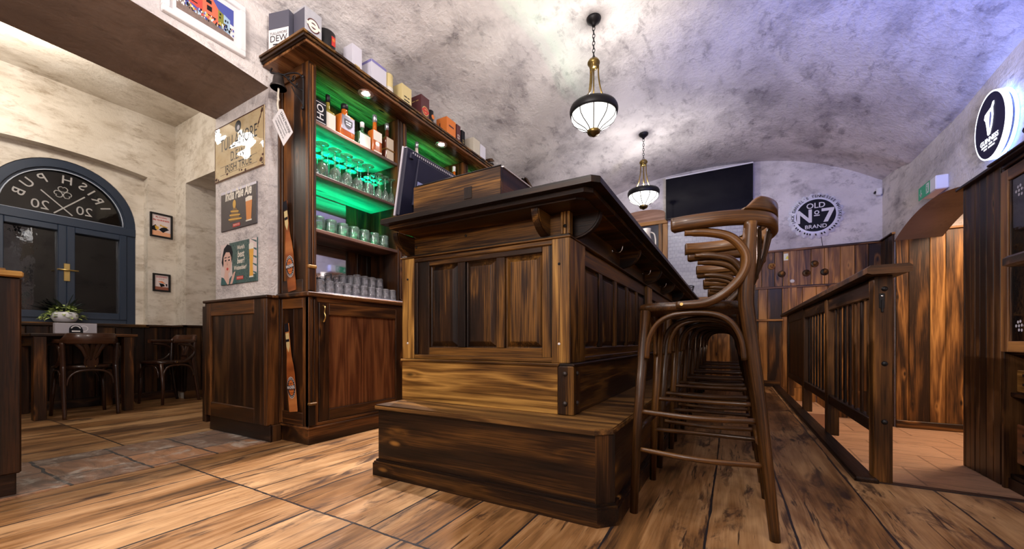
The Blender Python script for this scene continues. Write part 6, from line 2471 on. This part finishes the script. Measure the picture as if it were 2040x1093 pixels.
mb.flat([(-.11, -.15), (-.085, -.10), (-.055, -.065), (-.035, -.062), (-.05, -.10), (-.08, -.15)], O, U, V, N, .0018, 1)
for (ex) in (-.175, -.125):
    mb.flat(circ(ex, .028, .011, 12, 1.2, .55), O, U, V, N, .0016, 2)
    mb.flat([(ex - .018, .045), (ex + .016, .048), (ex + .018, .053), (ex - .014, .053)], O, U, V, N, .0016, 2)
mb.flat([(-.152, .02), (-.142, -.008), (-.158, -.010)], O, U, V, N, .0016, 7)
mb.flat(circ(-.148, -.036, .014, 12, 1.0, .75), O, U, V, N, .0016, 3)
for k, tx in enumerate(("World's", 'best', 'beer?', 'Weizenbier!')):
    mb.text(tx, O + U * (.035 - .01 * (k == 3)) + V * (.105 - k * .048), U, V, N, size=.052, width=.10 if k < 3 else .17, mat=4, bold=.025, shear=.15, vscale=1.25)
beer_glass(mb, O, .175, -.115, .06, .24, False, (5, 4))
mb.flat(rect(-.02, .07, -.125, -.100), O, U, V, N, .0012, 3)
mb.text('PRIMATOR', O + U * .025 - V * .1125, U, V, N, width=.08, mat=4, off=.0016)
part('printed_picture', mb, [M_PINK, M_SKIN, M_INK, M_RED, M_FOAM, plain('wheat_beer_print', (0.72, 0.38, 0.05), 0.35), plain('teal_print', (0.02, 0.10, 0.11), 0.4), plain('shade_print', (0.45, 0.25, 0.2), 0.5)], t)

# panelling that wraps the pier base
t = thing('pier_panelling', 'dark panelled cladding wrapped round the pier under the tin signs', 'panelling', (-3.1, 1.47, 0))
yf = 1.468
mb = MB()
mb.box(-3.545, -2.74, yf + 0.012, 1.499, 0.11, 0.965, 0)
mb.box(-3.50, -2.70, 1.488, 1.499, 0.0, 0.12, 0)
part('backing', mb, M_DCLAD, t)
mb = MB()
mb.box(-3.545, -3.455, yf, 1.498, 0.11, 0.965, 0.004, grain=2)
mb.box(-2.855, -2.735, yf, 1.498, 0.11, 0.965, 0.004, grain=2)
mb.box(-3.455, -2.855, yf, 1.498, 0.11, 0.215, 0.004)
mb.box(-3.455, -2.855, yf, 1.498, 0.865, 0.965, 0.004)
part('frame', mb, M_BACK, t)
mb = MB()
mb.box(-3.455, -2.855, yf + 0.016, 1.498, 0.215, 0.865, 0.002, grain=2)
part('panel', mb, M_DCLAD, t)
mb = MB()
mb.box(-2.735, -2.70, yf + 0.0, 1.550, 0.11, 0.965, 0.004, grain=2)
part('corner_board', mb, M_BACK, t)
mb = MB()
mb.box(-3.50, -2.685, 1.482, 1.499, 0, 0.11, 0.003)
mb.box(-2.72, -2.685, 1.499, 1.556, 0, 0.11, 0.003)
part('base_board', mb, M_DCLAD, t)
mb = MB()
mb.box(-3.56, -2.685, yf - 0.010, 1.499, 0.965, 0.985, 0.005)
mb.box(-2.734, -2.685, 1.499, 1.5425, 0.965, 0.985, 0.005)
part('top_ledge', mb, M_BACK, t)
mb = MB()
mb.box(-3.60, -3.545, yf + 0.006, 1.56, 0.05, 0.945, 0.004, grain=2)
part('side_board', mb, M_DCLAD, t)

# ================================================================== LOW PARTITION
t = thing('low_partition', 'low dark wooden partition with a rounded top board, at the arch opening', 'partition', (-3.1, -0.2, 0))
mb = MB()
mb.box(-3.42, -2.722, -0.90, 0.442, 0.10, 0.955, 0.006, grain=2)
part('body', mb, M_BACK, t)
mb = MB()
mb.box(-3.39, -2.748, -0.88, 0.432, 0.0, 0.10, 0.004)
part('base_board', mb, M_DCLAD, t)
mb = MB()
mb.box(-3.45, -2.705, -0.92, 0.446, 0.955, 0.982, 0.012)
mb.box(-3.42, -2.73, -0.90, 0.40, 0.982, 0.992, 0.004)
part('top_board', mb, M_BARHONEY, t)

# ================================================================== PICTURES
UY, UV, UN = Vector((0, 1, 0)), Vector((0, 0, 1)), Vector((1, 0, 0))
t = thing('framed_picture', 'large white framed street picture with red houses above the arch', 'picture', (XL, 1.14, 2.485))
y0, y1, z0, z1 = 0.925, 1.347, 2.487, 2.805
mb = MB()
for (a, b_, c, d) in ((y0, y1, z0, z0 + .035), (y0, y1, z1 - .035, z1), (y0, y0 + .035, z0 + .035, z1 - .035), (y1 - .035, y1, z0 + .035, z1 - .035)):
    mb.box(XL + 0.001, XL + 0.028, a, b_, c, d, 0.004)
part('frame', mb, M_WHITE, t)
mb = MB()
mb.box(XL + 0.002, XL + 0.012, y0 + .03, y1 - .03, z0 + .03, z1 - .03, 0.001)
part('mount', mb, M_PAPER, t)
O = Vector((XL + 0.012, (y0 + y1) / 2, (z0 + z1) / 2))
mb = MB()
hw, hh = .145, .095
pm = [plain('print_cobbles', (0.20, 0.14, 0.12), 0.5, mottled=0.4), plain('print_red_house', (0.55, 0.06, 0.04), 0.5), plain('print_scarlet_house', (0.75, 0.14, 0.07), 0.5), plain('print_olive_house', (0.22, 0.22, 0.03), 0.5), plain('print_blue_house', (0.35, 0.50, 0.65), 0.5), plain('print_blue_sky', (0.06, 0.08, 0.35), 0.5), M_INK, M_PAPER, plain('print_yellow', (0.8, 0.5, 0.1), 0.5)]
mb.flat(rect(-hw, hw, -hh, hh), O, UY, UV, UN, .0008, 5)
mb.flat([(-hw, hh), (-hw, -.02), (hw, -.075), (hw, -hh), (-hw, -hh)], O, UY, UV, UN, .0010, 0)
mb.flat([(-.105, hh), (-.04, hh), (-.02, hh), (-.02, -.03), (-.105, -.01)], O, UY, UV, UN, .0012, 1)
mb.flat([(-.02, hh), (.03, .085), (.06, .045), (.06, -.06), (-.02, -.045)], O, UY, UV, UN, .0012, 2)
mb.flat([(.06, .045), (.09, .03), (.09, -.062), (.06, -.058)], O, UY, UV, UN, .0012, 3)
mb.flat([(.09, .035), (.125, .02), (.125, -.07), (.09, -.065)], O, UY, UV, UN, .0012, 4)
mb.flat([(.125, .0), (hw, -.005), (hw, -.08), (.125, -.072)], O, UY, UV, UN, .0012, 7)
mb.flat([(-hw, hh), (-.105, hh), (-.105, .02), (-hw, .03)], O, UY, UV, UN, .0012, 4)
for (x, z, w_, h_) in ((.012, .055, .028, .022), (.015, .015, .026, .03), (.07, -.0, .008, .012), (.072, .022, .008, .012), (.1, .0, .008, .014), (.112, .0, .006, .014), (.1, -.03, .02, .02), (-.075, .05, .01, .03), (-.06, .0, .03, .006), (.02, -.025, .06, .006)):
    mb.flat(rect(x - w_ / 2, x + w_ / 2, z - h_ / 2, z + h_ / 2), O, UY, UV, UN, .0016, 6)
for k in range(110):
    y = RND.uniform(-hw, hw)
    z = -.035 - .13 * (y + hw) * .35 + RND.uniform(-.02, .018)
    if z < -hh + .004:
        continue
    s_ = RND.uniform(.0022, .0045)
    mb.flat(rect(y - s_, y + s_, z - s_ * 1.8, z + s_ * 1.8), O, UY, UV, UN, .0018 + k * 1e-6, RND.choice((6, 7, 7, 1, 8, 5, 6, 4)))
part('printed_picture', mb, pm, t)


def small_frame(label, y0, y1, z0, z1, draw):
    t = thing('framed_picture', label, 'picture', (XW, (y0 + y1) / 2, z0))
    mb = MB()
    e = .018
    for (a, b_, c, d) in ((y0, y1, z0, z0 + e), (y0, y1, z1 - e, z1), (y0, y0 + e, z0 + e, z1 - e), (y1 - e, y1, z0 + e, z1 - e)):
        mb.box(XW + .001, XW + .022, a, b_, c, d, .002)
    part('frame', mb, M_BLACK, t)
    mb = MB()
    mb.box(XW + .002, XW + .008, y0 + e * .8, y1 - e * .8, z0 + e * .8, z1 - e * .8, .0005)
    part('sheet', mb, plain('rosy_white_sheet', (0.72, 0.62, 0.62), 0.5), t)
    mb = MB()
    mats = draw(mb, Vector((XW + .008, (y0 + y1) / 2, (z0 + z1) / 2)), (y1 - y0) / 2 - e, (z1 - z0) / 2 - e)
    part('printed_picture', mb, mats, t)


def draw_a(mb, O, w, h):
    mb.text('My Goodness', O + UV * h * .78, UY, UV, UN, width=w * 1.2, mat=0, bold=.03)
    mb.text('My GUINNESS', O + UV * h * .50, UY, UV, UN, width=w * 1.75, mat=0, bold=.03)
    mb.flat([(-w, -h), (w, -h), (w, -h * .62), (-w, -h * .45)], O, UY, UV, UN, .0004, 2)
    mb.flat([(-w, -.2 * h), (-.6 * w, .05 * h), (-.35 * w, -.3 * h), (-.55 * w, -.55 * h), (-w, -.5 * h)], O, UY, UV, UN, .0008, 1)
    mb.flat([(-.7 * w, -.05 * h), (-.25 * w, -.15 * h), (-.3 * w, -.45 * h), (-.6 * w, -.4 * h)], O, UY, UV, UN, .0010, 3)
    mb.flat([(.0, -.2 * h), (.45 * w, -.05 * h), (.85 * w, -.3 * h), (.5 * w, -.45 * h), (.2 * w, -.65 * h), (-.25 * w, -.4 * h)], O, UY, UV, UN, .0008, 1)
    mb.flat(circ(-.05 * w, .02 * h, .12 * w, 12), O, UY, UV, UN, .0010, 3)
    mb.flat([(.05 * w, .05 * h), (.7 * w, -.05 * h), (.7 * w, -.12 * h), (.1 * w, -.1 * h)], O, UY, UV, UN, .0010, 3)
    return [M_RED, M_INK, plain('peach_print', (0.75, 0.38, 0.22), 0.5), M_AMBP]


def draw_b(mb, O, w, h):
    mb.text('GUINNESS', O + UV * h * .74, UY, UV, UN, width=w * 1.6, mat=0, bold=.02)
    mb.dashes(O + UV * h * .48, UY, UV, UN, w * .8, h * .08, 3, 3)
    mb.flat([(-w, -h), (w, -h), (w, -.6 * h), (-w, -.55 * h)], O, UY, UV, UN, .0004, 2)
    mb.flat([(-.55 * w, .12 * h), (.1 * w, .2 * h), (.6 * w, -.15 * h), (.1 * w, -.05 * h)], O, UY, UV, UN, .0008, 4)
    mb.flat([(-.35 * w, -.1 * h), (.3 * w, -.15 * h), (.5 * w, -.45 * h), (-.1 * w, -.6 * h)], O, UY, UV, UN, .0008, 1)
    mb.flat([(.6 * w, -.1 * h), (.85 * w, -.15 * h), (.8 * w, -.5 * h), (.65 * w, -.4 * h)], O, UY, UV, UN, .0008, 1)
    return [plain('rose_ink', (0.55, 0.10, 0.12), 0.5), M_INK, plain('russet_print', (0.30, 0.10, 0.06), 0.5), plain('grey_ink', (0.4, 0.3, 0.32), 0.5), plain('orange_print', (0.75, 0.20, 0.05), 0.5)]


small_frame('upper small black framed advertisement beside the arched window', 1.880, 2.088, 1.885, 2.165, draw_a)
small_frame('lower small black framed advertisement beside the arched window', 1.905, 2.068, 1.255, 1.462, draw_b)

# ================================================================== WINDOW TABLE
t = thing('dining_table', 'dark square-legged dining table under the arched window', 'table', (-5.44, 1.21, 0))
mb = MB()
mb.box(-5.78, -5.12, 0.875, 1.560, 0.716, 0.742, 0.005, grain=1)
part('table_top', mb, M_BACK, t)
mb = MB()
mb.box(-5.74, -5.15, 0.92, 0.945, 0.63, 0.716, 0.003)
mb.box(-5.74, -5.15, 1.480, 1.505, 0.63, 0.716, 0.003)
mb.box(-5.735, -5.715, 0.95, 1.475, 0.63, 0.716, 0.003)
part('apron', mb, M_BAR, t)
for (x, y) in ((-5.205, 0.895), (-5.205, 1.458), (-5.77, 0.895), (-5.77, 1.458)):
    mb = MB()
    mb.box(x, x + 0.075, y, y + 0.075, 0, 0.716, 0.004, grain=2)
    part('leg', mb, M_BACK, t)
t = thing('menu_holder', 'pale grey table stand with round printed emblems on the window table', 'stand', (-5.15, 1.145, 0.742))
mb = MB()
mb.box(-5.19, -5.13, 1.015, 1.275, 0.742, 0.835, 0.003)
part('case', mb, M_GREYP, t)
mb = MB()
O = Vector((-5.13, 1.145, 0.788))
mb.flat(circ(-.005, -.01, .042, 24, a0=0, a1=180), O, UY, UV, UN, .0006, 0)
mb.flat(rect(-.047, .04, -.046, -.008), O, UY, UV, UN, .0008, 0)
mb.flat(circ(-.005, -.005, .032, 20, a0=10, a1=170), O, UY, UV, UN, .0010, 1)
mb.flat(circ(-.005, -.005, .024, 20, a0=10, a1=170), O, UY, UV, UN, .0012, 0)
mb.flat(rect(-.030, .022, -.030, -.018), O, UY, UV, UN, .0012, 1)
mb.flat(circ(.045, .0, .028, 24), O, UY, UV, UN, .0004, 1)
mb.flat(circ(.045, .0, .022, 24), O, UY, UV, UN, .0005, 2)
part('emblem', mb, [M_INK, M_PAPER, M_GREYP], t)
px_, py_ = -5.86, 1.225
t = thing('plant_pot', 'white glazed bowl with pale green trailing leaves and a dark spiky plant on the sill', 'plant', (px_, py_, SILL))
mb = MB()
mb.lathe([(0.05, 0), (0.075, 0.012), (0.095, 0.05), (0.092, 0.085), (0.080, 0.105), (0.074, 0.105), (0.078, 0.08), (0, 0.075)], (px_, py_, SILL), 28)
part('bowl', mb, plain('white_glazed_bowl', (0.78, 0.78, 0.84), 0.15), t)


def leaf(mb, base, direction, L, w, droop=0.0):
    d = Vector(direction).normalized()
    side = d.cross(Vector((0, 0, 1)))
    if side.length < .05:
        side = Vector((0, 1, 0))
    side.normalize()
    nrm = side.cross(d)
    b = mb._begin()
    prof = ((0, .15), (.3, .9), (.6, 1), (.85, .55), (1, .02))
    for (t_, ww) in prof:
        c = Vector(base) + d * (L * t_) - Vector((0, 0, droop * L * t_ * t_))
        mb._v(c - side * (w * ww) + nrm * w * .25 * ww, (t_, 0, 0))
        mb._v(c - nrm * w * .1, (t_, .5, 0))
        mb._v(c + side * (w * ww) + nrm * w * .25 * ww, (t_, 1, 0))
    for i in range(len(prof) - 1):
        for k in range(2):
            a = b + i * 3 + k
            mb._f((a, a + 1, a + 4, a + 3), 0, True)


M_LEAF = plain('pale_green_leaf', (0.42, 0.52, 0.17), 0.5, mottled=0.4)
M_DLEAF = plain('dark_spiky_leaf', (0.012, 0.02, 0.018), 0.5)
mb = MB()
for k in range(130):
    a = RND.uniform(0, 2 * PI)
    r = RND.uniform(0.01, 0.125)
    z = 0.10 + 0.05 * (1 - (r / .125) ** 2) + RND.uniform(-.03, .02) - (0.04 if r > .1 else 0)
    leaf(mb, (px_ + r * math.cos(a) * .7, py_ + r * math.sin(a), SILL + z), (math.cos(a) + RND.uniform(-.5, .5), math.sin(a) + RND.uniform(-.5, .5), RND.uniform(-.2, .6)), RND.uniform(.030, .048), RND.uniform(.012, .017), .3)
for k in range(40):
    s_ = k / 40
    leaf(mb, (px_ + .02, py_ - .08 - .09 * s_, SILL + .11 - .075 * s_ + RND.uniform(-.015, .015)), (RND.uniform(-.5, .8), RND.uniform(-1, .3), RND.uniform(-.3, .5)), .03, .009, .3)
part('trailing_leaves', mb, M_LEAF, t)
mb = MB()
for k in range(26):
    a = RND.uniform(0, 2 * PI)
    el = RND.uniform(.35, 1.35)
    leaf(mb, (px_ - .02, py_ + .01, SILL + .09), (math.cos(a) * math.cos(el) * .6, math.sin(a) * math.cos(el), math.sin(el)), RND.uniform(.16, .27), .016, .2)
part('spiky_leaves', mb, M_DLEAF, t)
